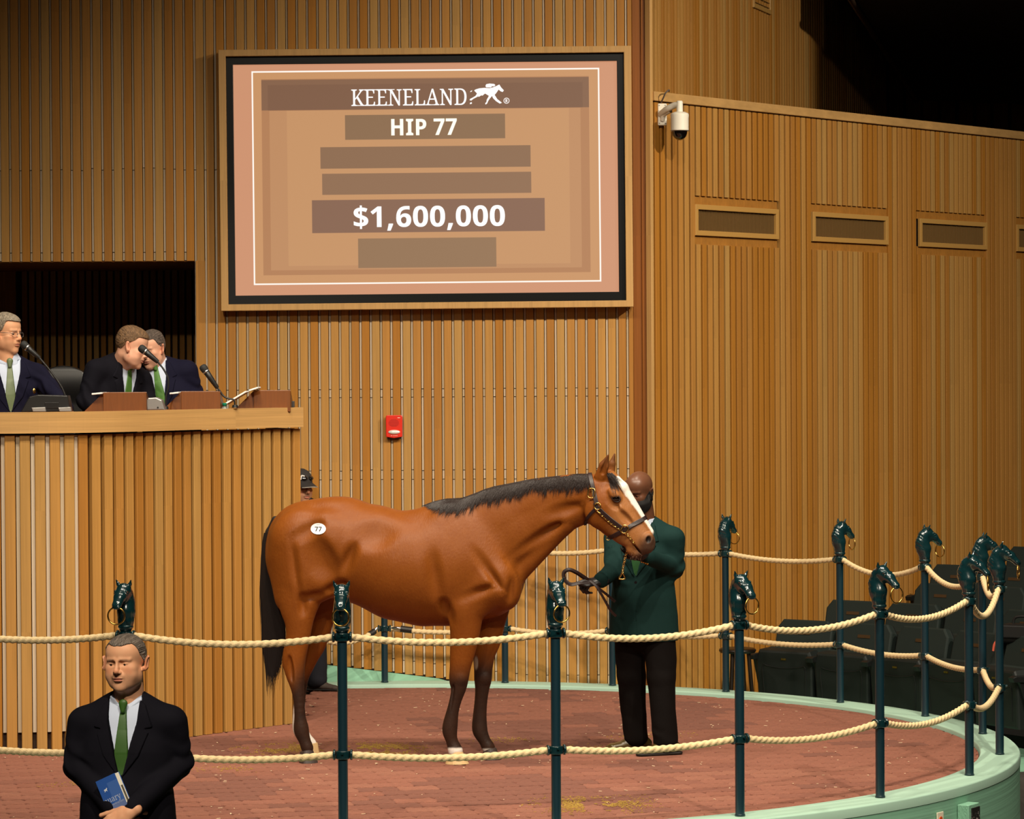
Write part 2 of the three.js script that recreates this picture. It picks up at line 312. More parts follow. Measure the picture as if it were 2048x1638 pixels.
// ---------------------------------------------------------------- ceiling lamps (outside the frame; they light the ring)
{
  const can = [lathe([[0.001, 0.34], [0.13, 0.34], [0.15, 0.3], [0.15, 0], [0.135, 0], [0.135, 0.28], [0.001, 0.28]], 24)], glow = new THREE.MeshStandardMaterial({ color: 0x000000, emissive: LAMP_COLOR, emissiveIntensity: 14 }), black = std(0x111111, 0.5);
  LAMPS.forEach(([x, y, d, ax, ay, ad, cd, cone, pen], i) => {
    const t = thing('spot_lamp', 'black ceiling spot lamp shining down at the show ring', 'lamp', 'spot lamps under the hall ceiling');
    t.position.set(x, y, -d); t.lookAt(ax, ay, -ad); // +z looks at the aim
    const q = new THREE.Group(); const c = part('housing', can[0].clone().rotateX(-Math.PI / 2), black, t); c.position.z = 0;
    part('lens', new THREE.CircleGeometry(0.13, 24), glow, t).position.z = -0.05;
    const hang = part('hanger', cyl(0.015, 0.015, TOP - y - 0.05, 0, 0, 0, 8), black, t); hang.quaternion.copy(t.quaternion).invert(); hang.position.set(0, 0, -0.15);
    const l = new THREE.SpotLight(LAMP_COLOR, cd, 0, cone, pen, 2); l.name = 'lamp_light'; l.position.set(0, 0, 0.02); l.castShadow = true; l.shadow.radius = 6.5;
    const tgt = new THREE.Object3D(); tgt.name = 'lamp_aim'; tgt.position.set(0, 0, 5); t.add(tgt); l.target = tgt; t.add(l);
  });
}
// ---------------------------------------------------------------- the show ring
const RC = [-0.9, -20.95], R_IN = 3.96, R_OUT = 4.22, R_POST = 4.09, PAVE = -0.03;
const GREEN = std(0x80b398, 0.6, { bumpMap: dataTex(128, 128, (u, v) => fbm(u * 14, v * 14, 3), false), bumpScale: 0.003 }), GREEN_TOP = std(0x9fc0ae, 0.6);
const ring = thing('ring_platform', 'raised round show ring with red paver floor and pale green kerb', 'platform');
{
  const N = 160, kerbPts = [[R_IN, PAVE - 0.05], [R_IN, -0.012], [R_IN + 0.012, 0], [R_OUT - 0.012, 0], [R_OUT, -0.012], [R_OUT, -0.06]];
  part('kerb', lathe(kerbPts, N).translate(RC[0], 0, RC[1]), GREEN_TOP, ring);
  part('skirt', lathe([[R_OUT - 0.004, -0.03], [R_OUT - 0.004, LOW]], N).translate(RC[0], 0, RC[1]), GREEN, ring);
  part('bed', cyl(R_IN, R_IN, 0.3, RC[0], PAVE - 0.33, RC[1], 96), std(0x3a211b, 0.95), ring);
  // green ground between the kerb and the foot of the screen wall
  const pos = [], n = 48, uv = [];
  const P = (i, k) => { const x = mix(-4.2, 1.2, i / n), dz = Math.sqrt(Math.max(0.01, R_OUT ** 2 - (x - RC[0]) ** 2)), z0 = RC[1] - dz + 0.01, z1 = backZ; return k ? [x, plinthTop(x) - 0.004, Math.min(z1 + 0.024, z0 - 0.005)] : [x, -0.004, z0]; };
  for (let i = 0; i < n; i++) { const [a, b, c, d] = [P(i, 0), P(i + 1, 0), P(i + 1, 1), P(i, 1)]; pos.push(...a, ...b, ...c, ...a, ...c, ...d); }
  const g = new THREE.BufferGeometry(); g.setAttribute('position', new THREE.Float32BufferAttribute(pos, 3)); g.computeVertexNormals();
  part('verge', g, GREEN, ring);
}
// interlocking pavers with wavy sides: the ones nearest in view are parts, the rest one joined field
{
  const L = 0.225, Wd = 0.205, gap = 0.005, tones = [0x985d49, 0x9d624e, 0x935a48, 0xa06651, 0x995f4b];
  const rubber = dataTex(256, 256, (u, v, x, y) => 0.66 + 0.44 * hash3(x, y, 9) * hash3(x >> 1, y >> 1, 4) + 0.12 * fbm(u * 20, v * 20, 2));
  const bump = dataTex(256, 256, (u, v, x, y) => hash3(x, y, 21), false); rubber.repeat.set(3, 3); bump.repeat.set(3, 3);
  const mats = tones.map((c) => std(c, 0.88, { map: rubber, bumpMap: bump, bumpScale: 0.0015 }));
  const dirty = std(0x8a5646, 0.95, { map: rubber, bumpMap: bump, bumpScale: 0.002 });
  const dogbone = (gx) => { // outline with the two long sides waisted and the ends bulged
    const p = [], hx = L / 2 - gx, hy = Wd / 2 - gx, w = 0.022;
    for (const [x, y] of [[-1, -1], [-0.45, -1 - w / hy * 0], [0.45, -1], [1, -1], [1, -0.3], [1, 0.3], [1, 1], [0.45, 1], [-0.45, 1], [-1, 1], [-1, 0.3], [-1, -0.3]]) {
      const sx = Math.abs(y) < 0.5 ? w : -0.004, sy = Math.abs(x) < 0.6 ? -w : 0.0;
      p.push([x * hx + Math.sign(x) * (Math.abs(x) === 1 ? sx : 0), y * hy + (Math.abs(y) === 1 ? Math.sign(y) * sy : 0)]);
    }
    return p;
  };
  const shape = (poly, top) => { // slab with a small chamfer
    const pos = [], uv = [], n = poly.length, cx = poly.reduce((s, q) => s + q[0], 0) / n, cy = poly.reduce((s, q) => s + q[1], 0) / n;
    const inn = poly.map(([x, y]) => [cx + (x - cx) * 0.965, cy + (y - cy) * 0.965]), put = (x, y, h) => { pos.push(x, h, -y); uv.push(x, y); };
    for (let i = 0; i < n; i++) { const a = poly[i], b = poly[(i + 1) % n], c = inn[i], d = inn[(i + 1) % n];
      put(...c, top); put(...d, top); put(cx, cy, top); put(...a, top - 0.005); put(...b, top - 0.005); put(...d, top); put(...a, top - 0.005); put(...d, top); put(...c, top); put(...a, top - 0.02); put(...b, top - 0.02); put(...b, top - 0.005); put(...a, top - 0.02); put(...b, top - 0.005); put(...a, top - 0.005); }
    const g = new THREE.BufferGeometry(); g.setAttribute('position', new THREE.Float32BufferAttribute(pos, 3)); g.setAttribute('uv', new THREE.Float32BufferAttribute(uv, 2)); g.computeVertexNormals(); return g;
  };
  const whole = [0, 1, 2].map(() => shape(dogbone(gap / 2), 0)), r = rng(5), all = [], ang = 0.22, ca = Math.cos(ang), sa = Math.sin(ang);
  const px = L + 0.022, py = Wd - 0.022;
  for (let j = -26; j <= 26; j++) for (let i = -22; i <= 22; i++) {
    const lx = (i + (j & 1 ? 0.5 : 0)) * px, ly = j * py, x = RC[0] + lx * ca - ly * sa, z = RC[1] - (lx * sa + ly * ca), rad = Math.hypot(x - RC[0], z - RC[1]);
    if (rad > R_IN + 0.1) continue;
    const sx = 1024 + F * x / -z; if (sx < -700 || x < -3.3 && z < -20.9 || x < -1.6 && z < -22.7 && x + 0.9 < (z + 22.7) * -1 - 0.8) continue;
    all.push({ x, z, lx, ly, rad, sx, show: z > -20 ? -z : 100 });
  }
  all.sort((a, b) => b.z - a.z);
  const visible = all.filter((q) => { const sy = 735 + F * 2.53 / -q.z; return sy < 1650 && q.sx > -10 && q.sx < 2058; });
  const ones = new Set(visible.filter((q) => q.rad < R_IN - 0.12).slice(0, 290)), rest = [[], []];
  for (const q of all) {
    const h = PAVE + (r() - 0.5) * 0.002, tint = fbm(q.x * 0.9 + 3, q.z * 0.9, 1) + 0.18 * (r() - 0.5), worn = tint < 0.44, tilt = [(r() - 0.5) * 0.006, (r() - 0.5) * 0.006], m = pick(mats, r);
    if (ones.has(q)) { const s = part('paver', whole[0], worn ? dirty : m, ring); s.position.set(q.x, h, q.z); s.rotation.set(tilt[0], ang, tilt[1], 'YXZ'); continue; }
    let g;
    if (q.rad > R_IN - 0.15) { // cut to the kerb
      const poly = dogbone(gap / 2).map(([x, y]) => { const wx = q.lx + x, wy = q.ly + y, l = Math.hypot(wx, wy), s = Math.min(1, (R_IN - 0.008) / l); return [wx * s - q.lx, wy * s - q.ly]; });
      g = shape(poly, 0);
    } else g = whole[0].clone();
    g.rotateX(tilt[0]).rotateZ(tilt[1]).rotateY(ang).translate(q.x, h, q.z); rest[worn ? 1 : 0].push(g);
  }
  part('paver_field', rest[0], mats[1], ring).userData.kind = 'stuff';
  if (rest[1].length) part('worn_paver_field', rest[1], dirty, ring).userData.kind = 'stuff';
}
// hay wisps and pale crumbs on the pavers
{
  const r = rng(77), hay = [], crumb = [];
  const wisp = (list, x, z, l, w, a) => { const g = new THREE.BoxGeometry(l, 0.0025, w); g.rotateZ((r() - 0.5) * 0.12); g.rotateY(a); g.translate(x, PAVE + 0.004, z); list.push(g); };
  const patches = [[560, 1497, 80, 9, 1300], [745, 1500, 85, 11, 3200], [1180, 1613, 95, 13, 3000], [1010, 1482, 60, 5, 140], [450, 1538, 60, 6, 160], [1290, 1475, 90, 6, 300], [150, 1565, 70, 8, 130], [1150, 1500, 60, 6, 160]];
  for (const [px, py, sx, sy, n] of patches) for (let i = 0; i < n; i++) {
    const u = (r() + r() + r() - 1.5) / 0.9, v = (r() + r() + r() - 1.5) / 0.9, y = py + v * sy, d = 2.53 * F / (y - 736), p = at(px + u * sx, y, d);
    if (fbm(p.x * 9, p.z * 5, 3) < 0.46) continue;
    wisp(hay, p.x, p.z, 0.005 + 0.016 * r() * r(), 0.0016 + 0.0016 * r(), r() * 3.2);
  }
  for (let i = 0; i < 1100; i++) { const a = r() * 6.28, q = Math.sqrt(r()) * 3.7, x = RC[0] + q * Math.cos(a), z = RC[1] + q * Math.sin(a); if (fbm(x * 2, z * 2, 8) < 0.42 + 0.2 * r()) continue; wisp(crumb, x, z, 0.006 + 0.03 * r() * r(), 0.004 + 0.005 * r(), r() * 3.2); }
  tag(part('hay_wisps', hay, std(0xa8873a, 0.85)), 'yellow hay wisps trampled into patches on the red pavers', 'hay', null, 'stuff');
  tag(part('straw_crumbs', crumb, std(0xd8bd9c, 0.9)), 'pale straw crumbs strewn across the red paver floor', 'straw', null, 'stuff');
}
// ---------------------------------------------------------------- the auctioneers' stand
const STAND_H = 2.225, STAND_FLOOR = 1.3;
const standCurve = new THREE.CatmullRomCurve3([V(-5.4, 0, -20.72), V(-4.2, 0, -20.75), V(-3.06, 0, -20.78), V(-2.72, 0, -20.98), V(-2.44, 0, -21.34), V(-2.19, 0, -21.70), V(-1.86, 0, -22.1), V(-1.522, 0, -22.49)], false, 'centripetal');
const stand = thing('auction_stand', 'tall curved wooden stand with vertical slats and a plain top board', 'stand');
{
  const L = standCurve.getLength(), r = rng(31), H1 = STAND_H - 0.15;
  const frame = (s) => { const u = clamp(s / L, 0, 1), p = standCurve.getPointAt(u), t = standCurve.getTangentAt(u); return { p, t, n: V(-t.z, 0, t.x) }; };
  const offset = (s, o) => { const f = frame(s); return V(f.p.x + f.n.x * o, 0, f.p.z + f.n.z * o); };
  const sgn = frame(0.5).n.z > 0 ? 1 : -1;
  // strip along the curve between two offsets and two heights
  const band = (o0, o1, y0, y1, s0 = 0, s1 = L, n = 60) => {
    const pos = [], uv = [], rows = [];
    for (let i = 0; i <= n; i++) { const s = mix(s0, s1, i / n), a = offset(s, sgn * o0), b = offset(s, sgn * o1); rows.push([[a.x, y0, a.z], [b.x, y0, b.z], [b.x, y1, b.z], [a.x, y1, a.z], s]); }
    const q = (a, b, c, d, ua, ub) => { pos.push(...a, ...b, ...c, ...a, ...c, ...d); uv.push(0, ua, 0, ub, 0.2, ub, 0, ua, 0.2, ub, 0.2, ua); };
    for (let i = 0; i < n; i++) for (let k = 0; k < 4; k++) q(rows[i][k], rows[i + 1][k], rows[i + 1][(k + 1) % 4], rows[i][(k + 1) % 4], rows[i][4], rows[i + 1][4]);
    for (const e of [rows[0], rows[n]]) q(e[0], e[1], e[2], e[3], 0, 0.1);
    const g = new THREE.BufferGeometry(); g.setAttribute('position', new THREE.Float32BufferAttribute(pos, 3)); g.setAttribute('uv', new THREE.Float32BufferAttribute(uv, 2)); g.computeVertexNormals(); return g;
  };
  part('carcass', band(-0.1, -0.045, PAVE, H1), std(0x2e1a0a, 0.85), stand);  // shade of the slat gaps is put into this dark colour
  part('top_board', band(-0.02, 0.045, STAND_H - 0.14, STAND_H, 0, L + 0, 80), TRIM_WOOD, stand);
  part('counter', band(-0.78, -0.02, STAND_H - 0.06, STAND_H - 0.03), DARK_WOOD, stand);
  part('end_board', board(0.5, H1 - PAVE, 0.03), DARK_WOOD, stand).position.set(-1.72, PAVE, -22.76);
  stand.children[stand.children.length - 1].rotation.y = 1.9;
  const pitch = 0.0985, gs = [0, 1, 2, 3].map((v) => board(0.068, H1 - PAVE - 0.005, 0.048, 0.004, v * 0.4)), st = board(0.024, H1 - PAVE - 0.005 - 0.14, 0.03, 0.001);
  for (let s = 0.12, i = 0; s < L - 0.02; s += pitch, i++) {
    const f = frame(s), m = part('slat', pick(gs, r), pick(SLATS, r), stand), p = offset(s, sgn * -0.045);
    m.position.set(p.x, PAVE + 0.002, p.z); m.rotation.y = Math.atan2(f.n.x * sgn, f.n.z * sgn);
    const e = frame(s + pitch / 2), pe = offset(s + pitch / 2, sgn * -0.045);
    if (pe.x < -2.86) { const k = part('strip', st, pick(STRIP, r), stand); k.position.set(pe.x + 0.002, PAVE + 0.14, pe.z); k.rotation.y = Math.atan2(e.n.x * sgn, e.n.z * sgn); }
  }
  const fl = [[-5.4, -20.9], [-3.1, -20.9], [-2.5, -21.5], [-1.95, -22.3], [-2.15, -23.0], [-2.15, -25.2], [-5.4, -25.2]];
  part('floor_deck', extrude(fl.map(([x, z]) => [x, -z]), 0.08).rotateX(-Math.PI / 2).translate(0, STAND_FLOOR - 0.08, 0), std(0x3a2a20, 0.9), stand);
}
// lectern boxes on the counter
function onStand(px, py, d) { return at(px, py, d); }
const DESK_WOOD = std(0x7a4311, 0.4, { map: grainTex, bumpMap: grainBump, bumpScale: 0.0004 });
{
  const desks = [[207, 293, 785, 820, 21.55, 'leftmost of the three reddish-brown desk boxes, in front of the man with bowed head'], [363, 441, 783, 817, 21.95, 'middle of the three reddish-brown desk boxes, behind a bent microphone'], [508, 581, 781, 813, 22.35, 'rightmost of the three reddish-brown desk boxes, with papers on its slope']];
  for (const [l, r, t, b, d, label] of desks) {
    const a = at(l, b, d), c = at(r, b, d), y1 = at(l, t, d).y, w = Math.hypot(c.x - a.x, 0), h = y1 - (STAND_H - 0.03);
    const g = thing('desk_box', label, 'desk box', 'desk boxes along the stand'); g.position.set((a.x + c.x) / 2, STAND_H - 0.03, -d); g.rotation.y = 0.0;
    part('front_panel', box(w, h, 0.018, 0, h / 2, 0, 0.003), DESK_WOOD, g);
    for (const s of [-1, 1]) { const side = part('side_panel', extrude([[0, 0], [0.4, 0], [0, h * 0.98]], 0.016, 0.001).rotateY(Math.PI / 2), DESK_WOOD, g); side.position.set(s * (w / 2 - 0.009) - 0.008, 0, -0.008); }
    const top = part('sloping_top', box(w, 0.014, 0.4), DESK_WOOD, g); top.rotation.x = -Math.atan2(h, 0.4) * 1; top.position.set(0, h / 2, -0.2);
    // the slope faces the speaker; at the left of each a side wing shows it in profile
    const wing = part('side_wing', extrude([[0, 0], [-0.155, 0], [0, h]], 0.3, 0.001), DESK_WOOD, g); wing.position.set(-w / 2, 0, -0.31);
  }
  // papers on the right and other boxes
  const paper = std(0xe4e2de, 0.8);
  const sheet = (px0, py0, px1, py1, d, wdt, label) => { const a = at(px0, py0, d), b = at(px1, py1, d), m = part('paper_sheet', box(Math.hypot(b.x - a.x, b.y - a.y), 0.012, wdt, 0, 0, 0, 0.003), paper); m.position.set((a.x + b.x) / 2, (a.y + b.y) / 2, -d - wdt / 2 + 0.1); m.rotation.z = Math.atan2(b.y - a.y, b.x - a.x); tag(m, label, 'paper', 'papers on the desk boxes'); };
  sheet(452, 808, 494, 783, 22.33, 0.26, 'thick wad of white paper leaning on the slope of the rightmost desk box');
  sheet(500, 781, 518, 775, 22.33, 0.26, 'white page lying over the upper edge of the rightmost desk box');
  sheet(187, 788, 208, 786, 21.6, 0.26, 'white page sticking out left of the leftmost desk box');
  sheet(342, 787, 360, 785, 22.0, 0.26, 'white page sticking out left of the middle desk box');
}
// ---------------------------------------------------------------- the big screen
{
  const cw = 1536, ch = 924, cv = document.createElement('canvas'); cv.width = cw; cv.height = ch; const g = cv.getContext('2d');
  const U = (X) => (X - 90) / 1832 * cw, Y = (q) => (q - 117) / 1098 * ch, rect = (a, b, c, d, col) => { g.fillStyle = col; g.fillRect(U(a), Y(b), U(c) - U(a), Y(d) - Y(b)); };
  g.fillStyle = '#c28968'; g.fillRect(0, 0, cw, ch);
  rect(182, 152, 1832, 1160, '#bd8a5e'); rect(225, 188, 1786, 1118, '#a87650'); rect(262, 338, 1745, 1095, '#b3825a'); rect(345, 338, 1690, 1075, '#ba895e');
  rect(225, 192, 1786, 336, '#7d5a43'); rect(255, 216, 1756, 336, '#76543f');
  for (const [a, b, c, d, col] of [[622, 362, 1385, 479, '#826347'], [503, 513, 1505, 615, '#836248'], [510, 639, 1507, 739, '#86644a'], [460, 764, 1570, 920, '#7e5c49'], [678, 948, 1337, 1088, '#8a6a4d']]) rect(a, b, c, d, col);
  g.strokeStyle = '#fbeee6'; g.lineWidth = 6; g.strokeRect(U(182), Y(153), U(1833) - U(182), Y(1160) - Y(153));
  const fit = (text, font, x0, x1, y0, y1, col) => { // text stretched into a box
    g.save(); g.font = font; const m = g.measureText(text), s = (U(x1) - U(x0)) / (m.actualBoundingBoxRight + m.actualBoundingBoxLeft), v = (Y(y1) - Y(y0)) / m.actualBoundingBoxAscent;
    g.translate(U(x0), Y(y1)); g.scale(s, v); g.fillStyle = col; g.fillText(text, m.actualBoundingBoxLeft, 0); g.restore();
  };
  g.lineWidth = 3; fit('KEENELAND', '90px serif', 653, 1203, 240, 318, '#ffffff');
  g.fillStyle = '#ffffff'; g.fillRect(U(655), Y(315), U(830) - U(655), 3); g.fillRect(U(700), Y(241), U(860) - U(700), 3); g.fillRect(U(960), Y(315), U(1050) - U(960), 3);
  fit('HIP 77', 'bold 90px sans-serif', 842, 1155, 381, 460, '#fffdea');
  fit('$1,600,000', 'bold 90px sans-serif', 658, 1380, 790, 893, '#ffffff');
  // galloping horse and jockey, from points in a 170 x 100 box
  const path = (pts, X0 = 1213, Y0 = 219, s = 1) => { g.beginPath(); pts.forEach(([x, y], i) => (i ? g.lineTo : g.moveTo).call(g, U(X0 + x * s), Y(Y0 + y * s))); g.closePath(); g.fill(); };
  g.fillStyle = '#ffffff';
  path([[34, 27], [52, 22], [75, 20], [100, 22], [116, 18], [132, 12], [142, 7], [147, 5], [150, 11], [156, 20], [168, 33], [162, 41], [152, 37], [143, 29], [134, 42], [126, 52], [118, 57], [106, 60], [96, 58], [78, 47], [66, 57], [56, 55], [47, 55], [40, 47], [26, 32]]);
  path([[42, 44], [54, 55], [38, 64], [22, 72], [12, 80], [4, 78], [6, 72], [18, 66], [32, 58]]); path([[46, 50], [62, 54], [50, 62], [36, 60], [34, 56]]);
  path([[98, 54], [112, 58], [100, 72], [92, 84], [88, 94], [80, 100], [78, 93], [84, 88], [86, 76], [92, 66]]); path([[110, 56], [124, 54], [136, 74], [154, 88], [158, 92], [148, 96], [130, 84], [116, 70]]);
  path([[84, 3], [100, 0], [122, 2], [128, 8], [122, 14], [112, 13], [106, 19], [84, 18], [80, 12]]);
  path([[10, 34], [18, 31], [14, 38], [6, 40]]); path([[6, 90], [14, 87], [15, 95], [5, 97]]);
  g.strokeStyle = '#ffffff'; g.lineWidth = 2.5; g.beginPath(); g.arc(U(1393), Y(301), 10.5, 0, 7); g.stroke(); fit('R', 'bold 40px sans-serif', 1388, 1399, 294, 308, '#ffffff');
  const tex = new THREE.CanvasTexture(cv); tex.colorSpace = THREE.SRGBColorSpace;
  const c = at(852, 357, WALL_D - 0.14), k = (WALL_D - 0.14) / F, s = thing('display_screen', 'large wall screen in a wooden frame showing a bid of $1,600,000', 'screen');
  s.position.copy(c); s.rotation.z = 0.0042;
  const fw = 822 * k, fh = 519 * k, iw = 797 * k, ih = 497 * k, dw = 769 * k, dh = 463 * k, rim = (w, h, w2, h2, dep, b, dx = 0, dy = 0) => extrude([[-w / 2, -h / 2], [w / 2, -h / 2], [w / 2, h / 2], [-w / 2, h / 2]], dep, b, [[[-w2 / 2 + dx, -h2 / 2 + dy], [-w2 / 2 + dx, h2 / 2 + dy], [w2 / 2 + dx, h2 / 2 + dy], [w2 / 2 + dx, -h2 / 2 + dy]]]);
  part('frame', rim(fw, fh, iw, ih, 0.13, 0.004), TRIM_WOOD, s).position.z = -0.115;
  const bz = part('bezel', rim(iw - 0.012, ih - 0.012, dw, dh, 0.05, 0.003, 0, 0.003), std(0x0b0b0c, 0.28), s); bz.position.z = -0.07;
  part('housing', box(iw, ih, 0.05, 0, 0, -0.1), std(0x0a0a0a, 0.6), s);
  const disp = part('display', new THREE.PlaneGeometry(dw, dh), new THREE.MeshStandardMaterial({ color: 0x050505, roughness: 0.6, emissive: 0xffffff, emissiveMap: tex, emissiveIntensity: 1.12 }), s); disp.position.set(0, 0.003, -0.045);
  const glow = new THREE.RectAreaLight(new THREE.Color().setRGB(0.55, 0.3, 0.17), 0.5, dw, dh); glow.name = 'screen_glow'; glow.position.set(0, 0, 0.01); glow.rotation.y = Math.PI; s.add(glow);
}
// ---------------------------------------------------------------- vents, camera, alarm on the walls
const VENT_METAL = std(0xb98d4c, 0.4), VENT_FIN = std(0x7a5c34, 0.5), VENT_DARK = std(0x7a5c34, 0.6);
{
  const labels = ['slatted air vent nearest the white dome camera on the right wall', 'second air vent from the white dome camera on the right wall', 'third air vent from the white dome camera on the right wall', 'air vent cut by the right edge of the photo'];
  const make = (w, h, n, horizontal) => {
    const t = new THREE.Group(), b = 0.034;
    part('frame', extrude([[-w / 2, -h / 2], [w / 2, -h / 2], [w / 2, h / 2], [-w / 2, h / 2]], 0.02, 0.004, [[[-w / 2 + b, -h / 2 + b], [-w / 2 + b, h / 2 - b], [w / 2 - b, h / 2 - b], [w / 2 - b, -h / 2 + b]]]), VENT_METAL, t);
    part('duct', box(w - 0.02, h - 0.02, 0.01, 0, 0, -0.045), VENT_DARK, t);
    const fins = [], span = horizontal ? h - 2 * b : w - 2 * b;
    for (let i = 0; i < n; i++) { const q = -span / 2 + (i + 0.5) * span / n; fins.push(horizontal ? box(w - 2 * b, 0.005, 0.026).rotateX(0.5).translate(0, q, 0.003) : box(0.0045, h - 2 * b, 0.016).translate(q, 0, -0.008)); }
    part('louvre_bank', fins, VENT_FIN, t).userData.kind = 'stuff'; return t;
  };
  VENTS.forEach((v, i) => {
    const t = make(v.s1 - v.s0, v.y1 - v.y0, 56), sm = (v.s0 + v.s1) / 2; t.name = numbered('air_vent'); scene.add(t);
    t.position.set(RA[0] + UX * sm + UZ * -0.026 * -1 * -1 * -1, (v.y0 + v.y1) / 2, RA[1] + UZ * sm); t.rotation.y = wallRight.rotation.y;
    const n = V(-UZ, 0, UX); t.position.set(RA[0] + UX * sm + n.x * 0.022, (v.y0 + v.y1) / 2, RA[1] + UZ * sm + n.z * 0.022);
    tag(t, labels[i], 'vent', 'air vents along the right wall');
  });
  const t = make(0.66, 0.62, 12, true); t.name = numbered('air_vent'); scene.add(t);
  const p = at(1513.5, -40, 27.05), n = V(-QZ, 0, QX), r = p.x / -p.z, o = [RA[0] + 0.02, RA[1] - 0.32], s = (r * -o[1] - o[0]) / (QX + r * QZ);
  const y = at(1497, 14, -(o[1] + QZ * (s - 0.33))).y;
  t.position.set(o[0] + QX * s + n.x * 0.034, y + 0.31, o[1] + QZ * s + n.z * 0.034); t.rotation.y = wallUpper.rotation.y;
  tag(t, 'louvred air vent high on the upper wall, cut by the top edge', 'vent');
}
{
  const white = std(0xe9e2d2, 0.45), d = 25.2, k = d / F, s = thing('dome_camera', 'white dome security camera on a bracket at the corner of the right wall', 'camera'), o = at(1325, 228, d); s.position.copy(o);
  const X = (px) => (px - 1325) * k, Y = (py) => (228 - py) * k;
  const plate = part('wall_plate', box(18 * k, 44 * k, 0.05, 0, 0, -0.06, 0.008), white, s);
  part('bracket_arm', [tube([V(X(1322), Y(228), -0.04), V(X(1334), Y(219), 0.05), V(X(1348), Y(213), 0.1), V(X(1356), Y(212), 0.13)], 0.026, 12, 20), tube([V(X(1325), Y(240), -0.04), V(X(1327), Y(230), -0.02), V(X(1340), Y(222), 0.05)], 0.02, 10, 12)], white, s);
  const cx = X(1357.5), cz = 0.13;
  part('neck', lathe([[0.001, 0.01], [0.02, 0.01], [0.026, 0], [0.026, -0.075], [0.031, -0.085]]).translate(cx, Y(207), cz), white, s);
  part('housing', lathe([[0.02, Y(226)], [0.045, Y(227)], [0.07, Y(230)], [0.0735, Y(233)], [0.071, Y(240)], [0.071, Y(262)], [0.073, Y(265)], [0.02, Y(265)]]).translate(cx, 0, cz), white, s);
  const R = 0.061; const dome = part('smoked_dome', new THREE.SphereGeometry(R, 28, 16, 0, Math.PI * 2, Math.PI / 2, Math.PI / 2).scale(1, 1.15, 1).translate(cx, Y(265.5), cz), phys(0x0d0908, 0.08, { clearcoat: 1 }), s);
  for (const [x, y] of [[-6, 18], [6, 18], [-6, -18], [6, -18]]) part('screw', new THREE.CylinderGeometry(0.004, 0.004, 0.004, 8).rotateX(Math.PI / 2).translate(x * k, y * k, -0.034), std(0x55504a, 0.5), s);
  part('cable', tube([V(X(1322), Y(206), -0.05), V(X(1325), Y(200), -0.01), V(X(1331), Y(187), 0.03), V(X(1337), Y(181), 0.02), V(X(1339), Y(182), -0.06)], 0.006, 8), std(0x5a4f4c, 0.7), s);
}
{
  const d = WALL_D - 0.03, k = d / F, s = thing('fire_alarm', 'red fire alarm with a clear strobe lens on the slatted wall', 'alarm'); s.position.copy(at(788.5, 852.5, d)); s.scale.setScalar(k);
  const red = std(0xd5260f, 0.35), outline = [[-15, -20], [0, -22.5], [15, -20], [15.5, 19], [14, 21], [-14, 21], [-15.5, 19]];
  part('body', extrude(outline, 7, 1.2), red, s);
  const gr = []; for (let i = 0; i < 9; i++) { const y = 13.5 - i * 1.7, w = Math.sqrt(Math.max(0.1, 1 - ((y - 6.7) / 8) ** 2)) * 10.5; gr.push(box(2 * w, 0.6, 0.8, -0.5, y, 8.3)); }
  part('speaker_grille', gr, std(0xa31408, 0.5), s);
  part('strobe_lens', new THREE.SphereGeometry(1, 24, 12).scale(12, 4.4, 4).translate(0, -11.5, 8), phys(0xf2efe8, 0.12, { clearcoat: 1, metalness: 0.25 }), s);
  const backBox = part('back_box', box(27, 8, 5, 0, -21.5, -1, 0.5), std(0x3a2320, 0.6), s);
  const cv = document.createElement('canvas'); cv.width = 256; cv.height = 64; const g = cv.getContext('2d'); g.fillStyle = '#c8220d'; g.fillRect(0, 0, 256, 64); g.fillStyle = '#ffd9c8'; g.font = 'bold 44px sans-serif'; g.textAlign = 'center'; ['F', 'I', 'R', 'E'].forEach((c, i) => g.fillText(c, 50 + i * 52, 48));
  const t = new THREE.CanvasTexture(cv); t.colorSpace = THREE.SRGBColorSpace; part('lettering', new THREE.PlaneGeometry(18, 4).translate(0, -18.6, 8.35), std(0xffffff, 0.5, { map: t }), s);
  part('small_label', box(5, 1.1, 0.3, 9.5, 17, 8.3), std(0xf0d8cc, 0.5), s);
}
// ---------------------------------------------------------------- the horse
// stations are measured on the photograph in pixels and set at the horse's own depth; z is metres towards the viewer's side of its spine
const HD = (px) => 20.36 - (px - 600) * 0.00042, HK = (px) => HD(px) / F;
function hp(px, py, z = 0) { return at(px, py, HD(px) - z); }
function hseg(a, b, k = 0.03, zAxis) { // a = [px, py, z, half size across in px, half width in metres]
  return ecap(hp(a[0], a[1], a[2]), hp(b[0], b[1], b[2]), [a[3] * HK(a[0]), a[4]], [b[3] * HK(b[0]), b[4]], k, zAxis);
}
function hchain(list, k, zAxis) {
  const o = []; if (list.length > 9) { // smooth a limb's stations before joining them
    const cr = (a, b, c, d, t) => 0.5 * (2 * b + (c - a) * t + (2 * a - 5 * b + 4 * c - d) * t * t + (3 * b - a - 3 * c + d) * t * t * t), fine = [];
    for (let i = 0; i + 1 < list.length; i++) for (let j = 0; j < 3; j++) fine.push(list[i].map((v, q) => cr(list[Math.max(0, i - 1)][q], v, list[i + 1][q], list[Math.min(list.length - 1, i + 2)][q], j / 3)));
    fine.push(list[list.length - 1]); list = fine;
  }
  for (let i = 0; i + 1 < list.length; i++) o.push(hseg(list[i], list[i + 1], k, zAxis)); return o; }
const hell = (px, py, z, rx, ry, rz, k = 0.04, rot = 0) => ell(hp(px, py, z), [rx * HK(px), ry * HK(px), rz], k, rot ? new THREE.Euler(0, 0.13, rot) : null);
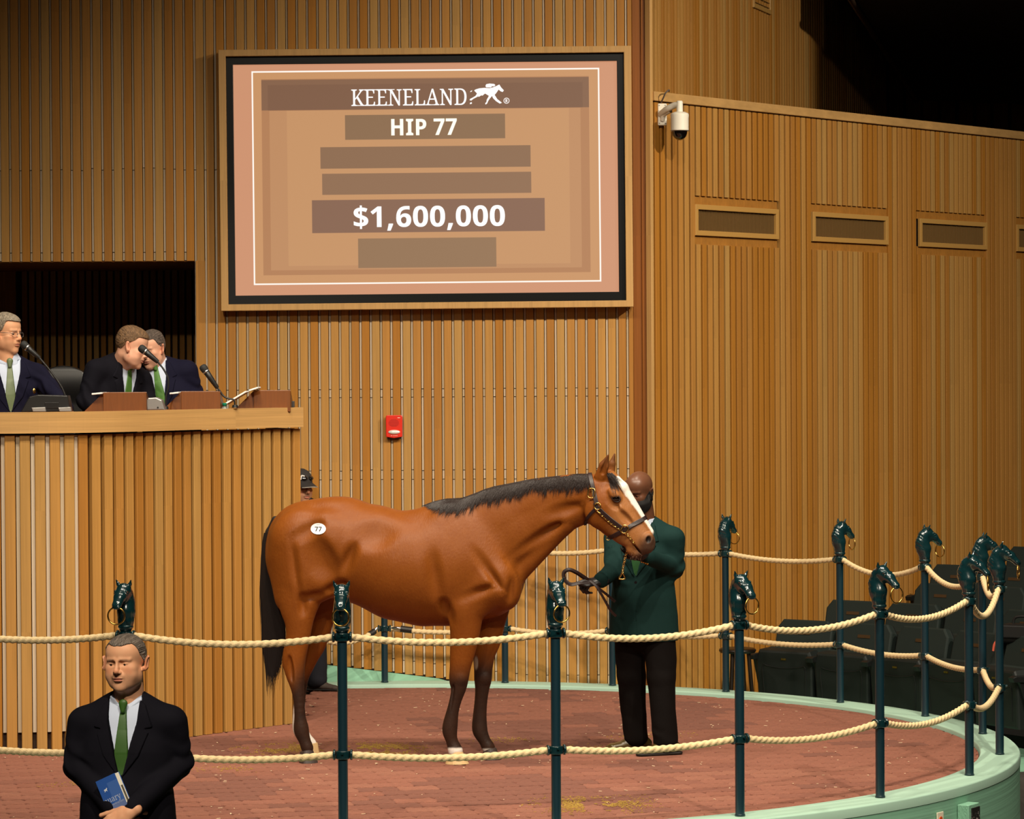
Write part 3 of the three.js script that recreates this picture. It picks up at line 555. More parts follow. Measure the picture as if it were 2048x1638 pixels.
const horseBody = [
  // trunk
  ...hchain([[634, 1101, 0, 97, 0.235], [690, 1098, 0, 97, 0.255], [745, 1112, 0, 100, 0.275], [800, 1132, 0, 107, 0.295], [850, 1138, 0, 112, 0.29], [900, 1130, 0, 120, 0.255], [938, 1126, 0, 116, 0.215]], 0.035),
  hell(905, 1035, 0, 52, 34, 0.07, 0.07), hell(860, 1045, 0, 60, 26, 0.1, 0.06), // withers
  hell(668, 1020, 0, 60, 24, 0.11, 0.06), hell(604, 1055, 0, 55, 48, 0.14, 0.06), // croup
  hell(560, 1110, 0, 28, 70, 0.12, 0.05),
  hell(664, 1082, 0.15, 42, 60, 0.12, 0.06, 0.5), hell(664, 1082, -0.15, 42, 60, 0.12, 0.06, 0.5), // hips
  // near and far thighs and buttocks
  ...[1, -1].flatMap((s) => [hseg([605, 1085, s * 0.13, 66, 0.13], [618, 1150, s * 0.145, 60, 0.115], 0.05), hseg([582, 1120, s * 0.1, 48, 0.11], [590, 1190, s * 0.13, 42, 0.09], 0.05)]),
  hell(648, 1158, 0.155, 32, 34, 0.085, 0.05), hell(655, 1160, -0.155, 30, 32, 0.085, 0.05), // stifles
  // breast, shoulders and upper arms
  hell(985, 1165, 0, 58, 66, 0.2, 0.05), hell(1012, 1180, 0.085, 30, 40, 0.1, 0.035), hell(1010, 1180, -0.09, 30, 38, 0.09, 0.035),
  ...[1, -1].flatMap((s) => [hseg([905, 1050, s * 0.1, 40, 0.06], [985, 1160, s * 0.155, 42, 0.07], 0.06), hseg([985, 1165, s * 0.15, 36, 0.075], [932, 1212, s * 0.15, 42, 0.08], 0.04), hell(918, 1140, s * 0.15, 44, 62, 0.085, 0.05, -0.4)]),
  // neck
  ...hchain([[960, 1082, 0, 92, 0.17], [1005, 1058, 0, 84, 0.13], [1040, 1042, 0.0, 75, 0.105], [1092, 1019, 0.01, 62, 0.088], [1140, 1003, 0.02, 52, 0.078], [1172, 996, 0.03, 47, 0.072]], 0.03),
  hseg([1000, 1100, 0.07, 40, 0.06], [1120, 1032, 0.05, 30, 0.05], 0.04), hseg([1030, 1150, 0.02, 22, 0.055], [1130, 1055, 0.03, 14, 0.045], 0.03),
  // head
  ...hchain([[1196, 992, 0.03, 44, 0.085], [1218, 1012, 0.045, 46, 0.095], [1238, 1036, 0.06, 43, 0.078], [1256, 1056, 0.07, 35.5, 0.06], [1274, 1074, 0.08, 28.5, 0.05], [1288, 1086, 0.085, 23, 0.052]], 0.02),
  hell(1203, 1026, 0.085, 34, 32, 0.05, 0.03, -0.6), hell(1203, 1026, -0.01, 34, 32, 0.05, 0.03, -0.6), // cheeks
  hseg([1246, 974, 0.05, 9, 0.05], [1303, 1064, 0.09, 5, 0.022], 0.025), // ridge of the face
  hseg([1222, 955, 0.03, 14, 0.06], [1244, 976, 0.05, 12, 0.055], 0.02),
  hell(1231, 992, 0.128, 13, 9, 0.022, 0.02, -0.7), hell(1229, 987, 0.114, 14, 6, 0.022, 0.02, -0.6), // eye socket and brow
  hseg([1238, 1016, 0.13, 6, 0.014], [1262, 1040, 0.118, 4, 0.008], 0.02), // cheek crest
  hell(1295, 1080, 0.122, 12, 15, 0.024, 0.015, -0.4), hell(1297, 1082, 0.06, 12, 15, 0.022, 0.015, -0.4), // nostril rims
  hell(1293, 1094, 0.088, 13, 11, 0.045, 0.015), hell(1277, 1106, 0.085, 13, 9, 0.036, 0.012, 0.3), hell(1266, 1102, 0.08, 14, 10, 0.036, 0.02, -0.4), // lips, chin
  // near hind leg
  ...hchain([[600, 1185, 0.155, 46, 0.08], [597, 1215, 0.155, 36, 0.068], [598, 1243, 0.155, 27, 0.058], [596, 1275, 0.15, 23, 0.05], [590, 1306, 0.15, 22, 0.044], [588, 1324, 0.15, 21, 0.042], [590, 1347, 0.15, 18, 0.038], [595, 1376, 0.15, 12.5, 0.031], [598, 1400, 0.15, 10.5, 0.028], [600, 1434, 0.15, 10.5, 0.029], [602, 1454, 0.15, 13.5, 0.034], [604, 1466, 0.15, 13, 0.034], [610, 1483, 0.15, 10.5, 0.03], [615, 1497, 0.15, 11.5, 0.034]], 0.012),
  hseg([572, 1300, 0.15, 5, 0.014], [571, 1330, 0.15, 7, 0.018], 0.012), // point of the hock
  // far hind leg
  ...hchain([[640, 1185, -0.15, 42, 0.08], [640, 1215, -0.15, 32, 0.068], [642, 1240, -0.15, 25, 0.058], [634, 1285, -0.15, 19, 0.048], [622, 1308, -0.15, 17.5, 0.042], [608, 1332, -0.15, 18.5, 0.04], [602, 1350, -0.15, 16, 0.036], [600, 1378, -0.15, 12, 0.03], [599, 1400, -0.15, 11, 0.028], [598, 1434, -0.15, 12, 0.03], [600, 1456, -0.15, 14, 0.034], [604, 1467, -0.15, 13, 0.033], [614, 1480, -0.15, 11, 0.03], [622, 1489, -0.15, 11.5, 0.033]], 0.012),
  // near foreleg
  ...hchain([[930, 1215, 0.15, 38, 0.08], [931, 1245, 0.145, 31, 0.068], [929, 1275, 0.14, 27.5, 0.06], [924.5, 1307, 0.135, 23.5, 0.051], [920, 1338, 0.13, 19.5, 0.044], [917.5, 1360, 0.13, 18, 0.041], [917, 1378, 0.13, 13.5, 0.035], [912, 1397, 0.13, 11.2, 0.029], [905.5, 1422, 0.13, 11.2, 0.028], [901, 1446, 0.13, 13.5, 0.033], [899.5, 1463, 0.13, 13.5, 0.034], [903, 1479, 0.13, 10.6, 0.03], [908.5, 1495, 0.13, 12, 0.034], [911, 1502, 0.13, 14, 0.037]], 0.012),
  // far foreleg
  ...hchain([[985, 1210, -0.12, 36, 0.075], [982, 1243, -0.12, 28, 0.064], [977, 1278, -0.12, 25, 0.055], [968.5, 1307, -0.12, 21.5, 0.048], [966.5, 1338, -0.12, 17.5, 0.042], [966, 1358, -0.12, 16.5, 0.04], [964.5, 1376, -0.12, 13.2, 0.034], [962.5, 1396, -0.12, 12, 0.029], [960, 1424, -0.12, 12.5, 0.029], [959, 1450, -0.12, 14, 0.033], [961, 1465, -0.12, 13.5, 0.034], [971, 1484, -0.12, 10.6, 0.03], [977, 1496, -0.12, 13, 0.034]], 0.012),
  hell(921, 1357, 0.155, 11, 13, 0.022, 0.015), hell(970, 1356, -0.095, 11, 13, 0.022, 0.015),
];
const horseBase = field(horseBody);
// a hollow of a given depth where the pixel's ray meets the near side
const hollow = (px, py, depth, rx, ry, rz, k = 0.04, rot = 0) => { let t = 0.5; for (let i = 0; i < 80; i++) { const p = hp(px, py, t), d = horseBase(p.x, p.y, p.z); if (d < 0.001) break; t -= Math.max(0.001, d * 0.8); if (t < -0.3) break; } return hell(px, py, t + rz - depth, rx, ry, rz, k, rot); };
const horseCuts = [
  hollow(748, 1056, 0.016, 44, 36, 0.09, 0.07, 0.5), // hollow of the flank
  hollow(694, 1128, 0.036, 11, 44, 0.06, 0.04, -0.4), hollow(672, 1176, 0.03, 24, 9, 0.05, 0.04, 0.4), // fold between thigh and belly
  hollow(872, 1165, 0.022, 12, 72, 0.05, 0.05, 0.12), // behind the shoulder
  hollow(893, 1226, 0.022, 12, 26, 0.05, 0.035, 0.25),
  hollow(968, 1128, 0.013, 9, 60, 0.04, 0.04, 0.6), hollow(945, 1190, 0.011, 40, 9, 0.04, 0.035, 0.35), // along the shoulder and upper arm
  hollow(1070, 1082, 0.018, 62, 9, 0.035, 0.035, 0.6), hollow(1120, 1022, 0.012, 40, 10, 0.03, 0.04, 0.25), // grooves of the neck
  hollow(1024, 1190, 0.022, 8, 34, 0.04, 0.03, -0.1), // between the breast muscles
  hollow(622, 1196, 0.018, 26, 9, 0.04, 0.03, 0.25), hollow(606, 1212, 0.026, 9, 22, 0.04, 0.03), hollow(590, 1140, 0.016, 6, 62, 0.04, 0.04, 0.12), hollow(640, 1120, 0.014, 26, 46, 0.05, 0.06, 0.5),
  hollow(612, 1062, 0.014, 34, 12, 0.04, 0.05, 0.5),
  hell(1298, 1079, 0.147, 5, 8.5, 0.018, 0.008, -0.5), hell(1300, 1080, 0.035, 5, 8, 0.018, 0.008, -0.5), // nostrils
  hell(1276, 1099, 0.13, 16, 1.6, 0.03, 0.006, -0.9), // mouth
  hell(1226, 1008, 0.142, 16, 7, 0.012, 0.02, -0.7), hell(1250, 1034, 0.14, 20, 8, 0.025, 0.02, -0.8),
  hell(582, 1338, 0.19, 5, 26, 0.018, 0.015, 0.1), hell(905, 1395, 0.165, 2.5, 26, 0.012, 0.01, -0.15),
];
const earOf = (tip, base, w, z0, z1) => { const a = hp(base[0], base[1], z0), b = hp((base[0] + tip[0]) / 2 - 1, (base[1] + tip[1]) / 2, mix(z0, z1, 0.5)), c = hp(tip[0], tip[1], z1); const k = HK(1210); return [ecap(a, b, [w * k, 0.022], [w * 0.82 * k, 0.02], 0.01), ecap(b, c, [w * 0.82 * k, 0.02], [1.6 * k, 0.006], 0.008)]; };
horseBody.push(...earOf([1217, 909], [1201, 953], 12, 0.075, 0.1), ...earOf([1229.5, 907], [1221, 948], 9, -0.02, -0.01));
horseCuts.push(ecap(hp(1206, 946, 0.108), hp(1215, 915, 0.112), [6 * HK(1200), 0.018], [1.5 * HK(1200), 0.008], 0.006));
const horseField = field(horseBody, horseCuts);
const toPx = (x, y, z) => { const v = V(x, y, z).sub(camera.position).applyQuaternion(camera.quaternion.clone().invert()); return [W / 2 + F * v.x / -v.z, H / 2 - F * v.y / -v.z]; };
const COAT = [0.165, 0.042, 0.005], COAT_LIGHT = [0.235, 0.072, 0.0095], BLACK_PT = [0.018, 0.011, 0.009], WHITE_HAIR = [0.72, 0.66, 0.6], MUZZLE = [0.05, 0.032, 0.026];
const lerp3 = (a, b, t) => [mix(a[0], b[0], t), mix(a[1], b[1], t), mix(a[2], b[2], t)];
// coat pattern of the animal itself: bay body, black points, blaze, white pasterns (all follow body landmarks)
const spineZ = (px) => -HD(px);
const legPoint = (px, py, near) => near ? (px < 760 ? sstep(1312, 1400, py + (px - 590) * 1.6 * (py < 1400 ? 1 : 0)) : sstep(1315, 1372, py)) : (px < 760 ? sstep(1330, 1372, py) : sstep(1290, 1350, py));
function coat(x, y, z) {
  const [px, py] = toPx(x, y, z), side = z - spineZ(px), n = fbm(x * 22, y * 22, z * 22), nf = noise3(x * 160, y * 60, z * 160);
  let c = lerp3(COAT, COAT_LIGHT, clamp(0.35 * n + 0.25 * nf, 0, 1));
  if (py < 1200 && px < 1150) c = lerp3(c, [0.12, 0.04, 0.014], 0.5 * sstep(0.03, 0.0, Math.abs(side)) * sstep(1020, 1000, py)); // dorsal line
  if (py < 1250 && px > 1165) { // head: paler brown, blaze, dark muzzle
    c = lerp3(c, [0.36, 0.16, 0.055], 0.5 * sstep(1205, 1240, px));
    const ax = 1238, ay = 960, bx = 1309, by = 1072, t = clamp(((px - ax) * (bx - ax) + (py - ay) * (by - ay)) / ((bx - ax) ** 2 + (by - ay) ** 2), -0.1, 1.05), off = ((px - ax) * (by - ay) - (py - ay) * (bx - ax)) / Math.hypot(bx - ax, by - ay);
    const wide = mix(9.2, 2.6, clamp(t * 1.25, 0, 1)) * (1 + 0.25 * (noise3(x * 60, y * 60, 2) - 0.5));
    const blaze = sstep(950, 954, py) * sstep(wide + 1.0, wide - 1.0, -off + 2 + (t < 0 ? -t * 120 : 0)) * (t > 0.99 ? sstep(1.05, 0.99, t) : 1);
    c = lerp3(c, MUZZLE, 0.85 * sstep(1262, 1296, px + 0.45 * (py - 1085)) * sstep(1058, 1082, py));
    if (off < 14) c = lerp3(c, WHITE_HAIR, blaze);
    c = lerp3(c, BLACK_PT, 0.9 * sstep(11, 4, Math.hypot(px - 1232, (py - 997) * 1.3)) * sstep(0.05, 0.09, side)); // dark skin round the eye
    if (py < 955) c = lerp3(c, [0.09, 0.035, 0.015], 0.75 * sstep(948, 915, py));
    c = lerp3(c, [0.012, 0.007, 0.006], sstep(9, 6, Math.hypot((px - 1297) * 1.4, py - 1079)) * sstep(0.1, 0.125, side));
  }
  if (py > 1270) {
    const near = side > 0, b = legPoint(px, py, near) * (0.88 + 0.12 * n); c = lerp3(c, BLACK_PT, clamp(b, 0, 0.97));
    if (near && px > 760) c = lerp3(c, WHITE_HAIR, sstep(1494, 1498, py + 3 * (n - 0.5)));
    if (!near && px < 760) c = lerp3(c, WHITE_HAIR, sstep(1405, 1416, py + 8 * (n - 0.5)));
    if (!near && px > 760) c = lerp3(c, WHITE_HAIR, 0.7 * sstep(1496, 1499, py));
    if (!near && px > 760) c = lerp3(c, [0.3, 0.25, 0.2], 0.9 * sstep(9, 5, Math.hypot((px - 952) * 1.7, (py - 1326) * 0.55))); // chestnut patch
  }
  return c;
}
const coatBump = dataTex(256, 256, (u, v) => 0.6 * fbm(u * 90, v * 22, 4) + 0.4 * fbm(u * 30, v * 30, 8), false, 'mirror'); coatBump.repeat.set(3, 3);
const coatMat = new THREE.MeshPhysicalMaterial({ color: 0xffffff, vertexColors: true, roughness: 0.44, specularIntensity: 0.35, sheen: 0.03, sheenRoughness: 0.5, sheenColor: new THREE.Color(0x8a5530), bumpMap: coatBump, bumpScale: 0.0016 });
let horse;
{
  const P = (px, py, z) => { const q = hp(px, py, z); return [q.x, q.y, q.z]; };
  const box3 = (l, t, r, b, z0, z1) => { const a = P(l, b, 0), c = P(r, t, 0), zz = Math.min(a[2], c[2]), zy = Math.max(a[2], c[2]); return [[a[0], a[1], zz + z0], [c[0], c[1], zy + z1]]; };
  const [l0, h0] = box3(515, 930, 1160, 1340, -0.4, 0.4), [l1, h1] = box3(1130, 898, 1325, 1135, -0.18, 0.28), [l2, h2] = box3(550, 1300, 680, 1515, -0.24, 0.24), [l3, h3] = box3(870, 1300, 1020, 1515, -0.24, 0.24);
  const xCut = P(1150, 1000, 0)[0], yCut = P(700, 1312, 0)[1];
  const g = sdfGeo(horseField, [[l0, h0, 0.0105, (x, y) => x < xCut + 0.006 && y > yCut - 0.006], [l1, h1, 0.0052, (x) => x >= xCut - 0.003], [l2, h2, 0.007, (x, y) => y <= yCut + 0.004], [l3, h3, 0.007, (x, y) => y <= yCut + 0.004]], coat, 0.004);
  horse = part('horse', g, coatMat); tag(horse, 'bay mare with black legs and white blaze standing in the show ring', 'horse');
}
// hooves: trimmed horn with a flat sole
{
  const hoof = (px, toe, heel, top, bottom, z, color, label) => {
    const a = hp(px, top, z), k = HK(px), yS = PAVE + 0.001, pts = [], g = new THREE.BufferGeometry(), n = 24, pos = [];
    const ringAt = (t) => { const f = mix(13.2, (toe - px) * 1.0, t) * k, b = mix(12, (px - heel), t) * k, w = mix(0.04, 0.058, t), y = mix(a.y, yS, t); return Array.from({ length: n }, (_, i) => { const q = i / n * Math.PI * 2, c = Math.cos(q), s = Math.sin(q); const ex = c > 0 ? f : b; return [a.x + c * ex, y + (t < 0.5 ? (c > 0 ? 0.006 : -0.012) * Math.abs(c) * (1 - t) : 0), a.z + s * w * (c < -0.3 ? 0.92 : 1)]; }); };
    const rows = [0, 0.12, 0.5, 0.94, 1].map(ringAt);
    for (let j = 0; j < 4; j++) for (let i = 0; i < n; i++) { const A = rows[j][i], B = rows[j][(i + 1) % n], C = rows[j + 1][(i + 1) % n], D = rows[j + 1][i]; pos.push(...A, ...B, ...C, ...A, ...C, ...D); }
    const cT = [a.x, a.y + 0.01, a.z], cB = [a.x, yS, a.z]; for (let i = 0; i < n; i++) { pos.push(...rows[0][(i + 1) % n], ...rows[0][i], ...cT, ...rows[4][i], ...rows[4][(i + 1) % n], ...cB); }
    g.setAttribute('position', new THREE.Float32BufferAttribute(pos, 3)); g.computeVertexNormals(); part('hoof', g, color, horse, label);
  };
  const dark = std(0x3b312d, 0.5), pale = std(0xc9a878, 0.5);
  hoof(612, 636, 598, 1500, 1513, 0.15, dark, 'dark hind hoof'); hoof(622, 641, 597, 1487, 1500, -0.15, pale, 'pale hind hoof'); hoof(911, 938, 890, 1503, 1527, 0.13, pale, 'pale fore hoof'); hoof(979, 1003, 962, 1497, 1513, -0.12, dark, 'dark fore hoof');
}
// eye, hip number, mane, forelock, tail, whiskers
{
  const eyeMat = phys(0x0a0605, 0.06, { clearcoat: 1 });
  const e = hp(1232, 996.5, 0.135); part('eye', new THREE.SphereGeometry(0.0255, 24, 16).scale(1.05, 0.8, 0.62).translate(e.x, e.y, e.z), eyeMat, horse);
  const lid = std(0x2a150c, 0.6); part('eyelid', new THREE.TorusGeometry(0.0245, 0.0055, 8, 24, 3.5).rotateZ(-0.2).scale(1.12, 0.82, 1).rotateZ(-0.55).translate(e.x, e.y, e.z + 0.006), lid, horse); part('eyelid', new THREE.TorusGeometry(0.0245, 0.004, 8, 24, 2.8).rotateZ(3.3).scale(1.12, 0.82, 1).rotateZ(-0.55).translate(e.x, e.y - 0.001, e.z + 0.004), lid, horse);
  const e2 = hp(1236, 994, -0.04); part('eye', new THREE.SphereGeometry(0.02, 20, 14).scale(1.05, 0.8, 0.75).translate(e2.x, e2.y, e2.z), eyeMat, horse);
  const surf = (px, py, z0 = 0.5) => { let t = z0; for (let i = 0; i < 60; i++) { const p = hp(px, py, t), d = horseField(p.x, p.y, p.z); if (d < 0.0008) break; t -= Math.max(0.0006, d * 0.8); if (t < -0.4) break; } return t; };
  globalThis.horseSurf = surf;
  const hair = (strands, w0) => { // flat tapering ribbons, two crossed faces each
    const pos = [], nor = [];
    for (const { pts, w } of strands) { const n = pts.length - 1; for (let i = 0; i < n; i++) { const a = pts[i], b = pts[i + 1], dx = b.x - a.x, dy = b.y - a.y, l = Math.hypot(dx, dy) || 1, nx = -dy / l, ny = dx / l, wa = w * (1 - (i / n) ** 2 * 0.9), wb = w * (1 - ((i + 1) / n) ** 2 * 0.9);
      const A = [a.x + nx * wa, a.y + ny * wa, a.z], B = [a.x, a.y, a.z + wa * 0.8], C = [a.x - nx * wa, a.y - ny * wa, a.z], A2 = [b.x + nx * wb, b.y + ny * wb, b.z], B2 = [b.x, b.y, b.z + wb * 0.8], C2 = [b.x - nx * wb, b.y - ny * wb, b.z];
      pos.push(...A, ...B, ...B2, ...A, ...B2, ...A2, ...B, ...C, ...C2, ...B, ...C2, ...B2); } }
    const g = new THREE.BufferGeometry(); g.setAttribute('position', new THREE.Float32BufferAttribute(pos, 3)); g.computeVertexNormals(); return g;
  };
  const topOf = (px, py) => { for (let y = py - 16; y < py + 16; y += 0.5) { let hit = false; for (let z = -0.06; z <= 0.1; z += 0.01) { const p = hp(px, y, z); if (horseField(p.x, p.y, p.z) < 0) { hit = true; break; } } if (hit) return y; } return py; };
  const r = rng(9), crest = new THREE.CatmullRomCurve3([[872, 1014], [895, 1004], [925, 999], [955, 993], [983, 987.5], [1027, 975], [1071, 964.5], [1115, 957], [1150, 950], [1180, 946]].map(([x, y]) => V(x, topOf(x, y), 0)));
  const mane = [];
  for (let i = 0; i < 2600; i++) {
    const u = r(), c = crest.getPoint(u), len = (u < 0.12 ? 10 + 26 * u / 0.12 * r() : u > 0.86 ? 10 + 34 * r() : 16 + 32 * r() * (0.5 + 0.5 * r())) * (0.75 + 0.35 * noise3(u * 40, 1, 1)), lean = mix(-16, -4, u) + (r() - 0.5) * 7 + 9 * (noise3(u * 60, 2, 2) - 0.5) - 8 * (u < 0.3 ? 1 : 0), pts = [];
    for (let k = 0; k <= 5; k++) { const t = k / 5, px = c.x + lean * t + 2 * Math.sin(3 * t + i), py = c.y - 1 + len * t; const z = surf(px, py + 1.2, 0.3); pts.push(hp(px, k === 0 ? c.y - 1.5 : py, k === 0 ? 0.0 + 0.02 * r() : (z < -0.3 ? 0 : z) + 0.004 + 0.007 * r())); }
    mane.push({ pts, w: 0.0014 + 0.0016 * r() });
  }
  const maneMat = std(0x1c0f0b, 0.6), tailMat = std(0x120a08, 0.6);
  part('mane', hair(mane), maneMat, horse);
  const fore = []; for (let i = 0; i < 60; i++) { const u = r(), x0 = 1213 + 12 * u, y0 = 945 + 4 * r(), x1 = 1219 + 22 * u + 9 * r(), len = 16 + 30 * r(), pts = []; for (let k = 0; k <= 5; k++) { const t = k / 5, px = mix(x0, x1, t), py = y0 + len * t, z = surf(px, py, 0.3); pts.push(hp(px, py, Math.max(z, -0.02) + 0.005 + 0.005 * r())); } fore.push({ pts, w: 0.0016 }); }
  part('forelock', hair(fore), maneMat, horse);
  // tail: a solid dock and skirt of hair, with loose strands
  const tp = [[551, 1040, 10], [541, 1066, 12], [535, 1100, 11], [535, 1150, 13], [541, 1195, 20], [546, 1240, 23], [547, 1285, 23], [546, 1320, 18], [543, 1350, 11]];
  const tz = -0.02, tailF = field(hchain(tp.slice(0, 7).map(([x, y, w]) => [x, y, tz, w * 0.82, 0.05]), 0.02));
  const q = [hp(515, 1345, 0), hp(590, 1025, 0)];
  const core = sdfGeo(tailF, [[[q[0].x, q[0].y, q[0].z - 0.25], [q[1].x, q[1].y, q[1].z + 0.25], 0.012]], null, 0.004);
  const strands = [], axis = new THREE.CatmullRomCurve3(tp.map(([x, y, w]) => V(x, y, w)));
  for (let i = 0; i < 2400; i++) {
    const s = (r() + r() - 1), u0 = 0.12 + 0.5 * r() * r(), u1 = Math.min(1, u0 + 0.3 + 0.45 * r()), wob = (r() - 0.5) * 5, zz = 0.055 * Math.sqrt(Math.max(0, 1 - s * s)) * (r() < 0.75 ? 1 : -1), pts = [], ext = r() < 0.3 ? 8 + 50 * r() * r() : 4 * r();
    for (let k = 0; k <= 7; k++) { const t = k / 7, c = axis.getPoint(mix(u0, u1, t)), sp = s * c.z * 1.03 + wob * t; pts.push(hp(c.x + sp, c.y + ext * t * t, tz + zz + 0.004)); }
    strands.push({ pts, w: 0.0022 + 0.002 * r() });
  }
  const tail = part('tail', core, tailMat, horse); part('tail_hair', hair(strands), tailMat, tail);
  const wh = []; for (let i = 0; i < 70; i++) { const px = 1262 + 22 * r(), py = 1103 + 8 * r(), pts = []; for (let k = 0; k <= 3; k++) pts.push(hp(px - 5 * k / 3 * r(), py + (5 + 10 * r()) * k / 3, 0.06 + 0.07 * r())); wh.push({ pts, w: 0.0008 }); }
  part('chin_whiskers', hair(wh), std(0x6b4a38, 0.6), horse);
  // oval paper hip number, bent to the croup
  const cv = document.createElement('canvas'); cv.width = 256; cv.height = 192; const g = cv.getContext('2d'); g.fillStyle = '#f3f1ee'; g.fillRect(0, 0, 256, 192); g.fillStyle = '#151515'; g.font = 'bold 112px sans-serif'; g.textAlign = 'center'; g.fillText('77', 128, 140); g.fillStyle = '#777'; g.fillRect(98, 26, 60, 5);
  const tex = new THREE.CanvasTexture(cv); tex.colorSpace = THREE.SRGBColorSpace;
  const pos = [], uv = [], idx = [], N = 28, M = 6; pos.push(...P3(636.5, 1057.5)); uv.push(0.5, 0.5);
  function P3(px, py) { const p = hp(px, py, surf(px, py) + 0.004); return [p.x, p.y, p.z]; }
  for (let j = 1; j <= M; j++) for (let i = 0; i < N; i++) { const a = i / N * 6.2832, c = Math.cos(a) * j / M, s = Math.sin(a) * j / M; pos.push(...P3(636.5 + 15.2 * c, 1057.5 - 11.3 * s)); uv.push(0.5 + 0.5 * c, 0.5 + 0.5 * s); }
  for (let i = 0; i < N; i++) idx.push(0, 1 + i, 1 + (i + 1) % N); for (let j = 0; j + 1 < M; j++) for (let i = 0; i < N; i++) { const a = 1 + j * N + i, b = 1 + j * N + (i + 1) % N; idx.push(a, a + N, b + N, a, b + N, b); }
  const sg = new THREE.BufferGeometry(); sg.setAttribute('position', new THREE.Float32BufferAttribute(pos, 3)); sg.setAttribute('uv', new THREE.Float32BufferAttribute(uv, 2)); sg.setIndex(idx); sg.computeVertexNormals();
  part('hip_number', sg, std(0xffffff, 0.6, { map: tex }), horse, 'white oval sticker with the number 77 on the hip');
}
// ---------------------------------------------------------------- people
// a head in its own frame: eyes at y = 0, chin at -0.125, crown at +0.125, face towards +z
function headParts(o) {
  const w = o.wide ?? 1, j = o.jaw ?? 1, eo = o.earOut ?? 0.003, P = [];
  P.push(ell(V(0, 0.034, -0.016), [0.077 * w, 0.09, 0.096], 0.02), ell(V(0, -0.028, 0.026), [0.063 * w, 0.085, 0.06], 0.025), ell(V(0, 0.05, 0.035), [0.062 * w, 0.05, 0.05], 0.03));
  for (const s of [-1, 1]) {
    P.push(ell(V(s * 0.048 * w, -0.062, 0.012), [0.02 * j, 0.036, 0.034], 0.03), ell(V(s * 0.043 * w, -0.02, 0.055), [0.022, 0.017, 0.02], 0.025), ell(V(s * 0.034 * w, -0.055, 0.056), [0.024 * j, 0.026, 0.022], 0.025));
    P.push(cap(V(s * 0.012, 0.021, 0.083), V(s * 0.046 * w, 0.021, 0.068), 0.009, 0.007, 0.012));
  }
  P.push(ell(V(0, -0.092, 0.046), [0.04 * j, 0.03, 0.036], 0.03), ell(V(0, -0.108, 0.07), [0.022, 0.016, 0.017], 0.02));
  P.push(cap(V(0, 0.012, 0.084), V(0, -0.026, 0.103), 0.0085, 0.0115, 0.012), ell(V(0, -0.031, 0.103), [0.0125, 0.0105, 0.0115], 0.008));
  for (const s of [-1, 1]) P.push(ell(V(s * 0.0125, -0.035, 0.094), [0.0075, 0.007, 0.01], 0.006));
  P.push(ell(V(0, -0.054, 0.082), [0.026, 0.016, 0.014], 0.015));
  P.push(ell(V(0, -0.0605, 0.09), [0.023, 0.0048, 0.0075], 0.004), ell(V(0, -0.0715, 0.088), [0.02, 0.0058, 0.0085], 0.004));
  // lids
  for (const s of [-1, 1]) P.push(cap(V(s * 0.019, 0.0065, 0.078), V(s * 0.047, 0.0045, 0.069), 0.0042, 0.0036, 0.004), cap(V(s * 0.032, 0.0095, 0.0795), V(s * 0.033, 0.0085, 0.0795), 0.0045, 0.0045, 0.006), cap(V(s * 0.02, -0.0065, 0.076), V(s * 0.046, -0.005, 0.067), 0.0042, 0.0036, 0.006));
  const cuts = [];
  for (const s of [-1, 1]) cuts.push(ell(V(s * 0.033, 0.002, 0.094), [0.017, 0.0095, 0.017], 0.012), ell(V(s * 0.017, 0.004, 0.092), [0.006, 0.01, 0.009], 0.01));
  cuts.push(ell(V(0, -0.0662, 0.098), [0.024, 0.0011, 0.012], 0.003));
  for (const s of [-1, 1]) cuts.push(ell(V(s * 0.0065, -0.0415, 0.1), [0.0035, 0.004, 0.006], 0.003));
  // lids again after the sockets
  const lids = [];
  for (const s of [-1, 1]) { lids.push(ell(V(s * 0.0325, 0.0045, 0.0685), [0.0155, 0.0085, 0.0125], 0.003, new THREE.Euler(0.25, 0, 0)), ell(V(s * 0.0325, -0.0055, 0.0665), [0.0145, 0.0058, 0.011], 0.003)); }
  // ears
  const ears = [];
  for (const s of [-1, 1]) ears.push(ell(V(s * (0.082 * w + eo), -0.002, -0.006), [0.009, 0.035, 0.022], 0.006, new THREE.Euler(-0.12, s * (0.5 + 30 * eo), s * -0.16)), ell(V(s * 0.077 * w, -0.028, 0.001), [0.008, 0.012, 0.01], 0.008));
  const earCut = []; for (const s of [-1, 1]) earCut.push(ell(V(s * (0.0915 * w + eo), 0.002, 0.002), [0.006, 0.021, 0.011], 0.006, new THREE.Euler(-0.12, s * 0.5, s * -0.16)));
  const a = field(P, cuts), b = field(lids), c = field(ears, earCut);
  return (x, y, z) => { let d = a(x, y, z); if (d > 0.09) return d; if (z > 0.03 && Math.abs(y) < 0.04) d = smin(d, b(x, y, z), 0.002); return smin(d, c(x, y, z), 0.006); };
}
const SKIN = { pale: [0.66, 0.36, 0.24], ruddy: [0.66, 0.345, 0.195], olive: [0.5, 0.25, 0.14], brown: [0.125, 0.052, 0.027] };
